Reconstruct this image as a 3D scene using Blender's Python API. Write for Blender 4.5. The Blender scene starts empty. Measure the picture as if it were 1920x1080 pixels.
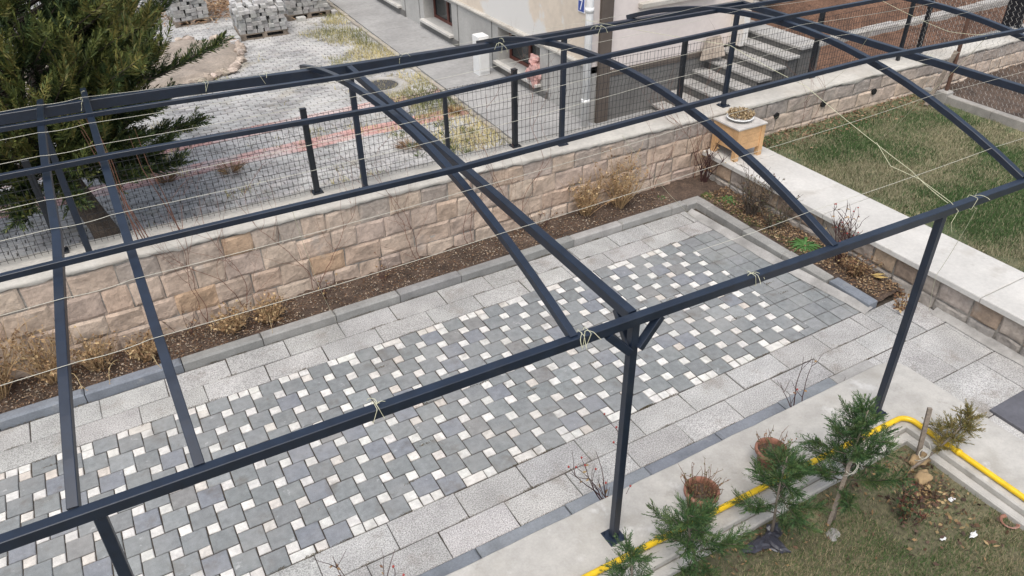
import bpy, math, random
from mathutils import Vector, Matrix, noise, Quaternion
R = random.Random(7)
rad = math.radians
sc = bpy.context.scene
col = sc.collection

# ------------------------------------------------------------------ camera
yaw, pitch, roll, CH, FPX = .5091, .6029, -.0168, 5.0263, 1431.2
cy, sy, cp, sp = math.cos(yaw), math.sin(yaw), math.cos(pitch), math.sin(pitch)
fwd = Vector((sy*cp, cy*cp, -sp)); right = Vector((cy, -sy, 0)); up = right.cross(fwd)
cr, sr = math.cos(roll), math.sin(roll)
right, up = cr*right + sr*up, -sr*right + cr*up
cam = bpy.data.cameras.new('camera'); camo = bpy.data.objects.new('camera', cam); col.objects.link(camo)
cam.sensor_width = 36; cam.lens = FPX/1920*36; cam.clip_end = 500; cam.clip_start = .05
M = Matrix((right, up, -fwd)).transposed().to_4x4(); M.translation = (0, 0, CH)
camo.matrix_world = M
sc.camera = camo
# ------------------------------------------------------------------ light
SUN_EL, SUN_AZ = 64, 222          # azimuth clockwise from +Y
w = bpy.data.worlds.new('World'); sc.world = w; w.use_nodes = True
nt = w.node_tree; bg = nt.nodes['Background']
sky = nt.nodes.new('ShaderNodeTexSky'); sky.sky_type = 'NISHITA'; sky.sun_disc = False
sky.sun_elevation = rad(SUN_EL); sky.sun_rotation = rad(SUN_AZ)
sky.air_density = 1.0; sky.dust_density = 3.0; sky.ozone_density = 1.0
hs = nt.nodes.new('ShaderNodeHueSaturation'); hs.inputs['Saturation'].default_value = .6   # cloud-greyed sky
nt.links.new(sky.outputs[0], hs.inputs['Color']); nt.links.new(hs.outputs[0], bg.inputs[0])
bg.inputs[1].default_value = .15
sl = bpy.data.lights.new('sun', 'SUN'); sl.energy = 1.3; sl.angle = rad(40); sl.color = (1, .955, .89)
so = bpy.data.objects.new('sun', sl); col.objects.link(so)
d = Vector((math.sin(rad(SUN_AZ))*math.cos(rad(SUN_EL)), math.cos(rad(SUN_AZ))*math.cos(rad(SUN_EL)), math.sin(rad(SUN_EL))))
so.rotation_euler = d.to_track_quat('Z', 'Y').to_euler(); so.location = d*30
sc.view_settings.view_transform = 'Standard'; sc.view_settings.look = 'None'
sc.view_settings.exposure = .68; sc.view_settings.gamma = 1
sc.render.engine = 'CYCLES'

# ------------------------------------------------------------------ materials
def mat(name, base=(.5, .5, .5), rough=.8, attr=False, vary=(), stain=(), bump=(), spec=.5, metal=0, coat=0, trans=0):
    """base colour (or per-face colour attribute) x noise variation, plus blotches; bump = (scale, strength)"""
    m = bpy.data.materials.new(name); m.use_nodes = True
    n = m.node_tree.nodes; l = m.node_tree.links; b = n['Principled BSDF']
    b.inputs['Roughness'].default_value = rough; b.inputs['Specular IOR Level'].default_value = spec
    b.inputs['Metallic'].default_value = metal; b.inputs['Coat Weight'].default_value = coat
    tc = n.new('ShaderNodeTexCoord').outputs['Object']
    if attr:
        a = n.new('ShaderNodeAttribute'); a.attribute_name = 'Col'; c = a.outputs['Color']
    else:
        r = n.new('ShaderNodeRGB'); r.outputs[0].default_value = (*base, 1); c = r.outputs[0]
    def nz(scale, detail=4, rgh=.6):
        t = n.new('ShaderNodeTexNoise'); t.inputs['Scale'].default_value = scale
        t.inputs['Detail'].default_value = detail; t.inputs['Roughness'].default_value = rgh
        l.new(tc, t.inputs['Vector']); return t.outputs['Fac']
    for v in vary:
        scale, lo, hi = v[:3]; det = v[3] if len(v) > 3 else 4
        mr = n.new('ShaderNodeMapRange'); mr.inputs[1].default_value = .3; mr.inputs[2].default_value = .7
        mr.inputs[3].default_value = lo; mr.inputs[4].default_value = hi; l.new(nz(scale, det), mr.inputs[0])
        mx = n.new('ShaderNodeVectorMath'); mx.operation = 'SCALE'
        l.new(c, mx.inputs[0]); l.new(mr.outputs[0], mx.inputs['Scale']); c = mx.outputs[0]
    for (c2, scale, lo, hi, amt) in stain:
        mr = n.new('ShaderNodeMapRange'); mr.inputs[1].default_value = lo; mr.inputs[2].default_value = hi
        mr.inputs[4].default_value = amt; l.new(nz(scale, 6, .65), mr.inputs[0])
        mx = n.new('ShaderNodeMix'); mx.data_type = 'RGBA'; l.new(mr.outputs[0], mx.inputs[0])
        l.new(c, mx.inputs[6]); mx.inputs[7].default_value = (*c2, 1); c = mx.outputs[2]
    l.new(c, b.inputs['Base Color'])
    prev = None
    for (scale, st) in bump:
        bp = n.new('ShaderNodeBump'); bp.inputs['Strength'].default_value = st; bp.inputs['Distance'].default_value = .01
        l.new(nz(scale, 6), bp.inputs['Height'])
        if prev: l.new(prev, bp.inputs['Normal'])
        prev = bp.outputs[0]
    if prev: l.new(prev, b.inputs['Normal'])
    return m

MAT = dict(
    steel=mat('navy_paint', (.0068, .0135, .027), .40, vary=((9, .75, 1.3),), stain=(((.05, .055, .06), 40, .64, .8, .25), ((.045, .05, .055), 2.5, .56, .75, .3)), bump=((60, .03),), spec=.6, coat=.0),
    fence=mat('dark_fence_paint', (.009, .012, .017), .45, vary=((12, .8, 1.3),)),
    wire=mat('fence_wire', (.018, .02, .022), .5, spec=.3),
    zinc=mat('galvanised_wire', (.42, .40, .36), .5, metal=.3, vary=((5, .6, 1.2),)),
    tile=mat('paver_stone', attr=True, rough=.82, vary=((16, .82, 1.16), (140, .86, 1.14)),
             stain=(((.36, .345, .32), 1.1, .45, .7, .35), ((.5, .5, .48), 7.5, .635, .70, .55), ((.1, .075, .05), 3.1, .57, .72, .5), ((.12, .09, .06), 11, .64, .74, .5)), bump=((70, .25), (14, .15))),
    slab=mat('terrazzo_slab', attr=True, rough=.85, vary=((2.2, .8, 1.15), (95, .5, 1.5, 2)),
             stain=(((.16, .125, .09), 2.6, .55, .72, .5), ((.13, .1, .07), 9, .64, .74, .4)), bump=((110, .35),)),
    joint=mat('joint_sand', (.055, .043, .032), .95, vary=((20, .6, 1.4),), bump=((80, .5),)),
    kerb=mat('kerb_concrete', attr=True, rough=.85, vary=((5, .8, 1.15), (60, .88, 1.12)), stain=(((.36, .35, .33), 3, .6, .72, .5),), bump=((60, .25),)),
    cement=mat('pale_cement', (.36, .345, .32), .9, vary=((3, .6, 1.2), (60, .9, 1.08)), bump=((40, .3),)),
    terrace=mat('terrace_concrete', (.44, .42, .38), .88, vary=((1.3, .8, 1.1), (8, .88, 1.08), (70, .93, 1.06)),
                stain=(((.29, .27, .23), 1.7, .53, .70, .6), ((.2, .185, .16), 5, .6, .7, .45), ((.33, .3, .25), 14, .6, .72, .35), ((.6, .59, .56), 3.5, .6, .7, .6)), bump=((50, .2), (6, .1))),
    coping=mat('coping_concrete', (.46, .435, .385), .9, vary=((2, .82, 1.12), (20, .9, 1.08)), stain=(((.34, .3, .25), 1.3, .52, .68, .6), ((.25, .225, .19), 4, .62, .74, .5)), bump=((35, .5),)),
    slabcap=mat('pale_coping_slab', (.52, .50, .46), .85, vary=((1.6, .86, 1.1), (30, .93, 1.06)), stain=(((.36, .33, .28), 2.3, .56, .72, .6), ((.25, .22, .18), 7, .66, .74, .5)), bump=((45, .2),)),
    stone=mat('wall_stone', attr=True, rough=.92, vary=((3.5, .8, 1.18), (22, .82, 1.15)), stain=(((.36, .335, .30), 2.4, .6, .7, .5), ((.24, .2, .165), 1.5, .6, .74, .4),), bump=((22, .8), (70, .5))),
    mortar=mat('mortar', (.32, .29, .25), .95, vary=((3, .45, 1.6), (40, .8, 1.2)), bump=((40, .8),)),
    soil=mat('bed_soil', (.072, .049, .035), .97, vary=((4, .55, 1.5), (45, .5, 1.6)), bump=((50, 1.0),)),
    soil_red=mat('brown_terrace_soil', (.115, .062, .038), .97, vary=((3, .6, 1.4), (30, .6, 1.5)), bump=((40, 1.0),)),
    beige=mat('beige_dirt', (.29, .245, .2), .95, vary=((3, .7, 1.2), (25, .8, 1.2)), bump=((30, .8),)),
    farsoil=mat('far_lawn_soil', (.085, .10, .045), .95, vary=((1.2, .75, 1.3), (30, .65, 1.35)), stain=(((.27, .23, .13), 1.1, .52, .66, .7),), bump=((60, .9),)),
    lawnsoil=mat('lawn_soil', (.115, .105, .058), .95, vary=((1.2, .7, 1.35), (30, .6, 1.4)), stain=(((.17, .135, .085), 1.1, .52, .68, .7),), bump=((60, .9),)),
    grass=mat('grass_blades', attr=True, rough=.7, spec=.25),
    leaf=mat('conifer_leaf', attr=True, rough=.6, spec=.3, vary=((3, .75, 1.25),)),
    dry=mat('dry_stalk', attr=True, rough=.8, spec=.2),
    bark=mat('bark', (.10, .078, .06), .95, vary=((8, .6, 1.4), (50, .6, 1.4)), bump=((40, 1.0),)),
    cane=mat('rose_cane', (.055, .022, .02), .7, vary=((20, .6, 1.5),)),
    twine=mat('twine', (.56, .55, .38), .9),
    whitewire=mat('pale_cord', (.5, .48, .40), .8),
    yellow=mat('yellow_gas_paint', (.72, .47, .012), .38, vary=((14, .85, 1.08),), stain=(((.4, .3, .1), 22, .64, .75, .5),)),
    terra=mat('terracotta', (.26, .12, .08), .85, vary=((9, .75, 1.25),), stain=(((.55, .42, .36), 6, .58, .7, .6),), bump=((60, .2),)),
    pine=mat('pine_board', (.58, .355, .175), .6, vary=((4, .8, 1.15), (40, .9, 1.1)), bump=((30, .15),)),
    oldwood=mat('weathered_wood', (.2, .165, .13), .9, vary=((7, .7, 1.3), (50, .75, 1.25)), bump=((40, .5),)),
    greytop=mat('grey_planter_top', (.5, .47, .43), .7, vary=((10, .8, 1.1),)),
    white=mat('white_plastic', (.75, .75, .73), .45, vary=((5, .9, 1.04),)),
    cream=mat('cream_render', (.68, .59, .48), .92, vary=((.8, .85, 1.08), (12, .94, 1.05)), stain=(((.66, .65, .62), .55, .52, .56, .9), ((.42, .36, .29), 1.4, .62, .78, .4)), bump=((40, .15),)),
    pinkish=mat('pink_white_render', (.70, .63, .585), .92, vary=((.9, .88, 1.06), (12, .95, 1.04)), stain=(((.45, .4, .33), 1.1, .6, .78, .4),), bump=((40, .12),)),
    plinth=mat('grey_plinth', (.40, .39, .365), .9, vary=((1.5, .8, 1.12), (25, .92, 1.08)), stain=(((.26, .25, .23), 1.2, .58, .72, .5),), bump=((50, .2),)),
    joint_and_shade=mat('joint_and_shade_grey', (.155, .15, .14), .92, vary=((1.5, .75, 1.2), (25, .9, 1.1)), bump=((50, .3),)),  # dark joints, plus shade put into colour of front plinth and risers
    umber=mat('umber_pilaster', (.105, .085, .07), .9, vary=((2, .8, 1.2),)),
    step=mat('step_concrete', (.34, .33, .31), .9, vary=((2, .75, 1.2), (30, .85, 1.12)), bump=((60, .3),)),
    walk=mat('sidewalk_concrete', (.30, .295, .285), .9, vary=((1.1, .8, 1.15), (14, .88, 1.1)), stain=(((.16, .15, .14), 1.9, .62, .7, .5),), bump=((40, .25),)),
    frame=mat('red_brown_wood', (.11, .035, .025), .6, vary=((6, .8, 1.2),)),
    glass=mat('dark_glass', (.012, .017, .02), .08, spec=.7),
    blue=mat('blue_enamel', (.03, .07, .3), .3),
    lead=mat('white_enamel', (.8, .8, .84), .3),
    iron=mat('cast_iron', (.05, .05, .052), .6, vary=((20, .7, 1.3),), bump=((80, .5),)),
    rust=mat('rusty_iron', (.10, .052, .035), .85, vary=((9, .6, 1.4),), bump=((60, .3),)),
    pink=mat('pink_sack', (.5, .29, .26), .6, vary=((7, .8, 1.25),), stain=(((.75, .55, .5), 5, .55, .65, .7),)),
    block=mat('paving_block', attr=True, rough=.9, vary=((14, .8, 1.15),), bump=((50, .3),)),
    yard=mat('yard_paver', attr=True, rough=.9, vary=((2.5, .8, 1.15), (30, .8, 1.15)), stain=(((.5, .49, .47), 1.0, .46, .62, .7), ((.4, .38, .35), 5, .56, .66, .6), ((.26, .22, .13), .9, .57, .7, .5)), bump=((45, .4),)),
    ground=mat('far_ground', (.26, .22, .17), .95, vary=((.6, .7, 1.25), (9, .8, 1.2)), bump=((20, .4),)),
    slate=mat('dark_slate', (.10, .10, .112), .6, vary=((3, .8, 1.2), (30, .9, 1.1)), bump=((50, .15),)),
    rubber=mat('black_tube', (.008, .008, .008), .7),
    plasticbag=mat('dark_plastic', (.035, .035, .045), .35),
    chalk=mat('ochre_stone', (.33, .23, .12), .9, vary=((9, .7, 1.2),), bump=((40, .4),)),
    hip=mat('red_hip', (.32, .05, .04), .5),
    paper=mat('white_litter', (.62, .62, .6), .8),
)

# ------------------------------------------------------------------ mesh building
class MB:
    def __init__(s): s.v = []; s.f = []; s.c = []
    def quad(s, pts, c=None):
        i = len(s.v); s.v += [tuple(p) for p in pts]; s.f.append(tuple(range(i, i+len(pts)))); s.c.append(c or (.5, .5, .5))
    def box(s, a, b, c=None, bev=0):
        x0, y0, z0 = a; x1, y1, z1 = b
        if bev:
            rings = [(z0, 0), (z1-bev, 0), (z1, bev)]
        else:
            rings = [(z0, 0), (z1, 0)]
        i = len(s.v)
        for z, e in rings: s.v += [(x0+e, y0+e, z), (x1-e, y0+e, z), (x1-e, y1-e, z), (x0+e, y1-e, z)]
        n = len(rings)
        for r in range(n-1):
            for k in range(4):
                k2 = (k+1) % 4; s.f.append((i+r*4+k, i+r*4+k2, i+r*4+4+k2, i+r*4+4+k)); s.c.append(c or (.5, .5, .5))
        s.f.append((i+3, i+2, i+1, i)); s.c.append(c or (.5, .5, .5))
        t = i+(n-1)*4; s.f.append((t, t+1, t+2, t+3)); s.c.append(c or (.5, .5, .5))
    def bar(s, p, q, w, h, upv=(0, 0, 1), c=None, r=.06):
        """square hollow-section bar with rounded edges from p to q"""
        s.path([p, q], w, h, upv, c, r)
    def path(s, pts, w, h, upv=(0, 0, 1), c=None, r=.06):
        pts = [Vector(p) for p in pts]; upv = Vector(upv); i0 = len(s.v)
        e = min(w, h)*r
        sec = [(-w/2+e, -h/2), (w/2-e, -h/2), (w/2, -h/2+e), (w/2, h/2-e), (w/2-e, h/2), (-w/2+e, h/2), (-w/2, h/2-e), (-w/2, -h/2+e)]
        for k, p in enumerate(pts):
            t = (pts[min(k+1, len(pts)-1)]-pts[max(k-1, 0)]).normalized()
            sd = t.cross(upv).normalized(); u = sd.cross(t)
            for a, b in sec: s.v.append(tuple(p+sd*a+u*b))
        for k in range(len(pts)-1):
            for j in range(8):
                a = i0+k*8+j; b = i0+k*8+(j+1) % 8
                s.f.append((a, b, b+8, a+8)); s.c.append(c or (.5, .5, .5))
        s.f.append(tuple(i0+j for j in range(8))[::-1]); s.c.append(c or (.5, .5, .5))
        s.f.append(tuple(i0+(len(pts)-1)*8+j for j in range(8))); s.c.append(c or (.5, .5, .5))
    def tube(s, pts, rs, n=6, c=None, cap=True):
        pts = [Vector(p) for p in pts]; i0 = len(s.v)
        if not isinstance(rs, (list, tuple)): rs = [rs]*len(pts)
        ref = Vector((.31, .17, .93))
        for k, p in enumerate(pts):
            t = (pts[min(k+1, len(pts)-1)]-pts[max(k-1, 0)])
            t = t.normalized() if t.length > 1e-9 else Vector((0, 0, 1))
            a = t.cross(ref)
            if a.length < .05: a = t.cross(Vector((1, 0, 0)))
            a.normalize(); b = t.cross(a)
            for j in range(n):
                an = 2*math.pi*j/n; s.v.append(tuple(p+(a*math.cos(an)+b*math.sin(an))*rs[k]))
        for k in range(len(pts)-1):
            for j in range(n):
                x = i0+k*n+j; y = i0+k*n+(j+1) % n
                s.f.append((x, y, y+n, x+n)); s.c.append(c or (.5, .5, .5))
        if cap and n > 2:
            s.f.append(tuple(i0+j for j in range(n))[::-1]); s.c.append(c or (.5, .5, .5))
            s.f.append(tuple(i0+(len(pts)-1)*n+j for j in range(n))); s.c.append(c or (.5, .5, .5))
    def lathe(s, o, prof, n=28, c=None, axis=None):
        o = Vector(o); i0 = len(s.v); q = Vector((0, 0, 1)).rotation_difference(Vector(axis)) if axis else Quaternion()
        for r, z in prof:
            for j in range(n):
                an = 2*math.pi*j/n; s.v.append(tuple(o+q @ Vector((r*math.cos(an), r*math.sin(an), z))))
        for k in range(len(prof)-1):
            for j in range(n):
                a = i0+k*n+j; b = i0+k*n+(j+1) % n
                s.f.append((a, b, b+n, a+n)); s.c.append(c or (.5, .5, .5))
    def blob(s, o, r, c=None, seed=0, rough=.25, n=8, m=6):
        """lumpy stone-like body, r = (rx, ry, rz)"""
        i0 = len(s.v); o = Vector(o)
        for a in range(m+1):
            th = math.pi*a/m
            for b in range(n):
                ph = 2*math.pi*b/n; dv = Vector((math.sin(th)*math.cos(ph), math.sin(th)*math.sin(ph), math.cos(th)))
                k = 1+rough*noise.noise(dv*1.7+Vector((seed*3.1, seed*1.7, seed)))*1.6
                s.v.append((o.x+dv.x*r[0]*k, o.y+dv.y*r[1]*k, o.z+dv.z*r[2]*k))
        for a in range(m):
            for b in range(n):
                x = i0+a*n+b; y = i0+a*n+(b+1) % n
                s.f.append((x, x+n, y+n, y)); s.c.append(c or (.5, .5, .5))
    def leaf(s, p, dr, L, W, c, nrm=None):
        dr = dr.normalized(); sd = dr.cross(nrm or Vector((R.uniform(-1, 1), R.uniform(-1, 1), R.uniform(-1, 1))))
        if sd.length < 1e-3: sd = Vector((1, 0, 0))
        sd.normalize(); i = len(s.v); m = p+dr*L*.45
        s.v += [tuple(p), tuple(m+sd*W*.5), tuple(p+dr*L), tuple(m-sd*W*.5)]
        s.f.append((i, i+1, i+2, i+3)); s.c.append(c)

def build(name, mb, m, parent=None, smooth=False):
    me = bpy.data.meshes.new(name)
    off = parent_origin(parent)
    vs = [(x-off[0], y-off[1], z-off[2]) for x, y, z in mb.v] if off else mb.v
    me.from_pydata(vs, [], mb.f); me.update()
    at = me.color_attributes.new('Col', 'FLOAT_COLOR', 'CORNER')
    buf = []
    for f, c in zip(mb.f, mb.c): buf += [c[0], c[1], c[2], 1.0]*len(f)
    at.data.foreach_set('color', buf)
    me.materials.append(m)
    if smooth: me.polygons.foreach_set('use_smooth', [True]*len(me.polygons))
    o = bpy.data.objects.new(name, me); col.objects.link(o)
    if parent: o.parent = parent
    return o
def parent_origin(p):
    if p is None: return None
    v = Vector((0, 0, 0))
    while p is not None: v += p.location; p = p.parent
    return v if v.length > 0 else None
def tag(o, label, cat, group=None, kind=None):
    o['label'] = label; o['category'] = cat
    if group: o['group'] = group
    if kind: o['kind'] = kind
    return o
def thing(name, loc, label, cat, group=None):
    o = bpy.data.objects.new(name, None); o.empty_display_size = .1; o.location = loc; col.objects.link(o)
    return tag(o, label, cat, group)
def struct(name, mb, m, smooth=False):
    o = build(name, mb, m, None, smooth); o['kind'] = 'structure'; return o
def stuff(name, mb, m, label, cat):
    return tag(build(name, mb, m), label, cat, kind='stuff')
def solo(name, mb, m, label, cat, group=None, smooth=False):
    return tag(build(name, mb, m, None, smooth), label, cat, group)
def mul(c, k): return tuple(x*k for x in c)
def jit(c, a):
    k = 1+R.uniform(-a, a); return tuple(max(.004, x*k*(1+R.uniform(-a, a)*.1)) for x in c)
def lerp(a, b, t): return tuple(x+(y-x)*t for x, y in zip(a, b))
def fbm(x, y, z=0, s=1): return noise.fractal(Vector((x*s, y*s, z)), 1.0, 2.0, 4)
def sheet(mb, x0, x1, y0, y1, zf, nx, ny, c=None):
    i0 = len(mb.v)
    for j in range(ny+1):
        for i in range(nx+1):
            x = x0+(x1-x0)*i/nx; y = y0+(y1-y0)*j/ny; mb.v.append((x, y, zf(x, y)))
    for j in range(ny):
        for i in range(nx):
            a = i0+j*(nx+1)+i; mb.f.append((a, a+1, a+nx+2, a+nx+1)); mb.c.append(c or (.5, .5, .5))
def interp(x, tab):
    if x <= tab[0][0]: return tab[0][1]
    for (a, b), (c, d2) in zip(tab, tab[1:]):
        if x <= c: return b+(d2-b)*(x-a)/(c-a)
    return tab[-1][1]
def capz(x): return interp(x, [(-4, 1.14), (-1.3, 1.10), (1.1, 1.06), (3.7, 1.03), (6.8, .96), (8.7, .945), (10.7, .93), (12.6, .88), (16, .87)])

# ------------------------------------------------------------------ setting: ground, paving
g = MB(); sheet(g, -120, 140, -60, 190, lambda x, y: -.09, 4, 4); struct('ground', g, MAT['ground'])
g = MB(); sheet(g, -4.5, 7.34, 2.0, 7.5, lambda x, y: -.012, 30, 16); struct('bedding', g, MAT['joint'])

p = MB(); A, B = .2, .1; OX, OY = 2.2182-.05, 4.4542-.05; J = .0035
X0, X1, Y0, Y1 = -3.2, 5.93, 4.005, 6.195
GREY = (.205, .214, .211); WHITE = (.62, .60, .555)
def tilebox(x0, y0, x1, y1, c, z=0, th=.03):
    if x1-x0 < .02 or y1-y0 < .02: return
    j = J+R.uniform(0, .0015); dz = R.uniform(-.003, .003)
    i = len(p.v); p.box((x0+j, y0+j, z-th), (x1-j, y1-j, z+dz), c, bev=.005)
    for q in range(4):                      # worn, slightly uneven corners
        ox, oy, oz = R.uniform(-.003, .003), R.uniform(-.003, .003), R.uniform(-.002, .002)
        for r in range(3): a = p.v[i+r*4+q]; p.v[i+r*4+q] = (a[0]+ox, a[1]+oy, a[2]+(oz if r else 0))
def greyc():
    k = R.random()
    c = jit(GREY, .07)
    if k < .06: c = lerp(c, (.215, .207, .195), .7)
    elif k < .2: c = lerp(c, (.195, .205, .225), .8)
    elif k < .25: c = mul(c, 1.18)
    return c
def whitec():
    c = jit(WHITE, .09)
    return lerp(c, (.5, .43, .36), R.random()**6*.7)
for i in range(-45, 45):
    for j in range(-25, 45):
        sx = OX+i*A+j*B; syy = OY-i*B+j*A
        for (x0, y0, s, white) in ((sx, syy, B, True), (sx+B, syy, A, False)):
            x1, y1 = x0+s, y0+s
            cx0, cy0, cx1, cy1 = max(x0, X0), max(y0, Y0), min(x1, X1), min(y1, Y1)
            if cx1 <= cx0 or cy1 <= cy0: continue
            full = (cx1-cx0)*(cy1-cy0) > .97*s*s
            if white or full: tilebox(cx0, cy0, cx1, cy1, whitec() if white else greyc())
            else:                                   # cut edge pieces are pale stone setts
                if x1 > X1 or (cx1-cx0 > .15 and cy1-cy0 > .15): tilebox(cx0, cy0, cx1, cy1, greyc())
                elif cx1-cx0 > .16 and R.random() < .5: 
                    h = (cx0+cx1)/2; tilebox(cx0, cy0, h, cy1, whitec()); tilebox(h, cy0, cx1, cy1, whitec())
                else: tilebox(cx0, cy0, cx1, cy1, whitec())
for i in range(4):
    for j in range(11):
        x0 = X1+i*.2; x1 = min(x0+.2, 6.655); tilebox(x0, 4.005+j*.199, x1, 4.005+(j+1)*.199, jit(GREY, .1))
struct('paving', p, MAT['tile'])
p = MB(); SL = (.375, .365, .345)
def slabrow(y0, y1, off, xa, xb, L=.6):
    k = math.floor((xa-off)/L)
    while off+k*L < xb:
        a, b = max(xa, off+k*L), min(xb, off+(k+1)*L); k += 1
        if b-a > .05: tilebox(a, y0, b, y1, jit(SL, .1), 0, .04)
slabrow(3.425, 3.712, 1.36, -3.2, 6.62); slabrow(3.712, 4.003, 1.64, -3.2, 6.62)
slabrow(6.197, 6.475, 1.9, -3.2, 6.5); slabrow(6.475, 6.775, 2.18, -3.2, 6.48)
rows = [(3.98, 3.42), (3.42, 2.86), (2.86, 2.3), (2.3, 1.74), (1.74, 1.1), (1.1, .5)]
for q, (ya, yb) in enumerate(rows):
    slabrow(yb, ya, 5.85+.25*(q % 2), 6.62 if q == 0 else (6.0 if q < 2 else 5.8), 7.33, .55)
struct('path_slabs', p, MAT['slab'])
# dark entrance slab with light rim
p = MB(); p.box((6.36, 1.0, -.01), (7.0, 2.345, .03), bev=.004); p.box((7.004, 1.0, -.01), (7.2, 2.345, .02), bev=.004); struct('entrance_paving', p, MAT['slate'])

# kerbs
k = MB()
def kerb_run(axis, fix0, fix1, a, b, L, h, cols, z0=-.02):
    t = a
    while t < b-.02:
        e = min(t+L*R.uniform(.94, 1.04), b); c = jit(R.choice(cols), .1); bb = .018
        dz = R.uniform(-.004, .004)
        if axis == 'x': k.box((t+.004, fix0, z0), (e-.004, fix1, h+dz), c, bev=bb)
        else: k.box((fix0, t+.004, z0), (fix1, e-.004, h+dz), c, bev=bb)
        t = e
LG = (.29, .28, .26); BL = (.17, .185, .205)
kerb_run('x', 6.785, 6.905, -3.2, -.02, .78, .105, [BL]); kerb_run('x', 6.785, 6.905, -.02, 6.5, .8, .105, [LG, (.26, .255, .24)])
kerb_run('y', 6.66, 6.80, 4.55, 6.8, .7, .10, [LG]); kerb_run('y', 6.70, 6.84, 3.98, 4.54, .56, .10, [BL])
k.box((6.5, 6.76, -.02), (6.80, 6.9, .1), LG, bev=.02)
kerb_run('x', 3.10, 3.418, -3.2, 5.45, .8, .03, [BL, (.2, .215, .235), (.22, .235, .25)])
k.box((5.46, 3.0, -.02), (6.0, 3.418, .012), (.33, .32, .3), bev=.004)
struct('kerb', k, MAT['kerb'])
k = MB()                                    # pale cement smear along the end kerb and below the low wall
for (x0, y0, x1, y1, wd) in ((6.5, 6.7, 6.57, 5.2, .10), (6.57, 5.2, 6.69, 3.95, .10), (7.3, 3.6, 7.28, 1.0, .09)):
    n = 26; i0 = len(k.v)
    for t in range(n+1):
        x = x0+(x1-x0)*t/n; y = y0+(y1-y0)*t/n; wv = wd*.7*(1+.35*fbm(x*2, y*2, 5))
        k.v += [(x-wv, y, .006), (x-wv*.4, y, .03), (x+wv*.5, y, .055)]
    for t in range(n):
        a = i0+t*3
        for q in range(2): k.f.append((a+q, a+q+1, a+q+4, a+q+3)); k.c.append((.5, .5, .5))
struct('cement_fillet', k, MAT['cement'], True)

# planting beds
s = MB()
sheet(s, -4.5, 7.4, 6.9, 7.5, lambda x, y: .065+.03*fbm(x, y, 0, 4)+.02*fbm(x, y, 3, 14), 300, 18)
sheet(s, 6.8, 7.4, 4.0, 6.9, lambda x, y: .06+.03*fbm(x, y, 0, 4)+.02*fbm(x, y, 3, 14), 18, 90)
struct('soil', s, MAT['soil'], True)

# pale concrete terrace that carries the near posts
t = MB()
def terr(x, y): return .35+.004*fbm(x, y, 0, 2)
def hprism(mb, poly, z0, z1, bev=.012):
    n = len(poly); i0 = len(mb.v)
    cxm = sum(q[0] for q in poly)/n; cym = sum(q[1] for q in poly)/n
    for z, e in ((z0, 0), (z1-bev, 0), (z1, bev)):
        for k2 in range(n):
            a = Vector(poly[k2-1]); b = Vector(poly[k2]); c2 = Vector(poly[(k2+1) % n])
            n1 = (b-a).normalized(); n2 = (c2-b).normalized()
            off = Vector((-n1.y-n2.y, n1.x+n2.x)); dd = 1+n1.dot(n2)
            off = off/dd if dd > .1 else off
            mb.v.append((b.x+off.x*e, b.y+off.y*e, z))
    for r in range(2):
        for k2 in range(n):
            a = i0+r*n+k2; b = i0+r*n+(k2+1) % n; mb.f.append((a, b, b+n, a+n)); mb.c.append((.5, .5, .5))
    mb.f.append(tuple(i0+2*n+q for q in range(n))); mb.c.append((.5, .5, .5))
edge = []
xx = 5.62
while xx > -4.2: edge.append((xx, 3.095+.008*fbm(xx, 0, 2, 3))); xx -= .12
outer = [(5.86, -1.5), (5.84, 2.92), (5.82, 3.0), (5.76, 3.06)]+edge+[(-4.2, 2.42), (5.16, 2.42), (5.16, -1.5)]
hprism(t, outer, -.05, .35); struct('terrace', t, MAT['terrace'])
t = MB()                                    # lower inner step of the terrace
hprism(t, [(5.158, -1.5), (5.158, 2.418), (-4.2, 2.418), (-4.2, 2.34), (5.08, 2.34), (5.08, -1.5)], -.05, .30); struct('terrace_step', t, MAT['terrace'])

# ------------------------------------------------------------------ lawns
LG0 = .245
s = MB(); sheet(s, -4.2, 5.085, -1.5, 2.345, lambda x, y: LG0+.02*fbm(x, y, 0, 1.2)+.008*fbm(x, y, 4, 9), 120, 60); struct('near_lawn_soil', s, MAT['lawnsoil'], True)
s = MB(); sheet(s, 8.05, 11.98, -1, 7.46, lambda x, y: .37+.02*fbm(x, y, 0, 1.2)+.008*fbm(x, y, 4, 9), 80, 120); struct('far_lawn_soil', s, MAT['farsoil'], True)
def blades(n, x0, x1, y0, y1, zf, h, wd, keep, pal):
    mb = MB()
    for _ in range(n):
        x = R.uniform(x0, x1); y = R.uniform(y0, y1)
        if not keep(x, y): continue
        a = R.uniform(0, 6.283); hh = h*R.uniform(.5, 1.3); ln = R.uniform(.2, 1.1)*hh
        z = zf(x, y); ca, sa = math.cos(a), math.sin(a); b = a+1.57
        dx, dy = math.cos(b)*wd/2, math.sin(b)*wd/2
        i = len(mb.v); mb.v += [(x-dx, y-dy, z-.004), (x+dx, y+dy, z-.004), (x+ca*ln, y+sa*ln, z+hh)]
        mb.f.append((i, i+1, i+2)); mb.c.append(pal(x, y))
    return mb
def pal_lawn(x, y):
    t = fbm(x, y, 9, .9)*.5+.5; u = R.random()
    green = lerp((.045, .085, .026), (.08, .122, .038), u); dryc = lerp((.19, .16, .09), (.3, .255, .15), u)
    return dryc if R.random() < max(.1, min(.6, .85-t)) else green
def near_keep(x, y):
    corner = (x > 4.2 and y > 1.55) or (y > 2.1)
    return (fbm(x, y, 2, 1.6) > -.6) and not (corner and R.random() < .72)
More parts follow.
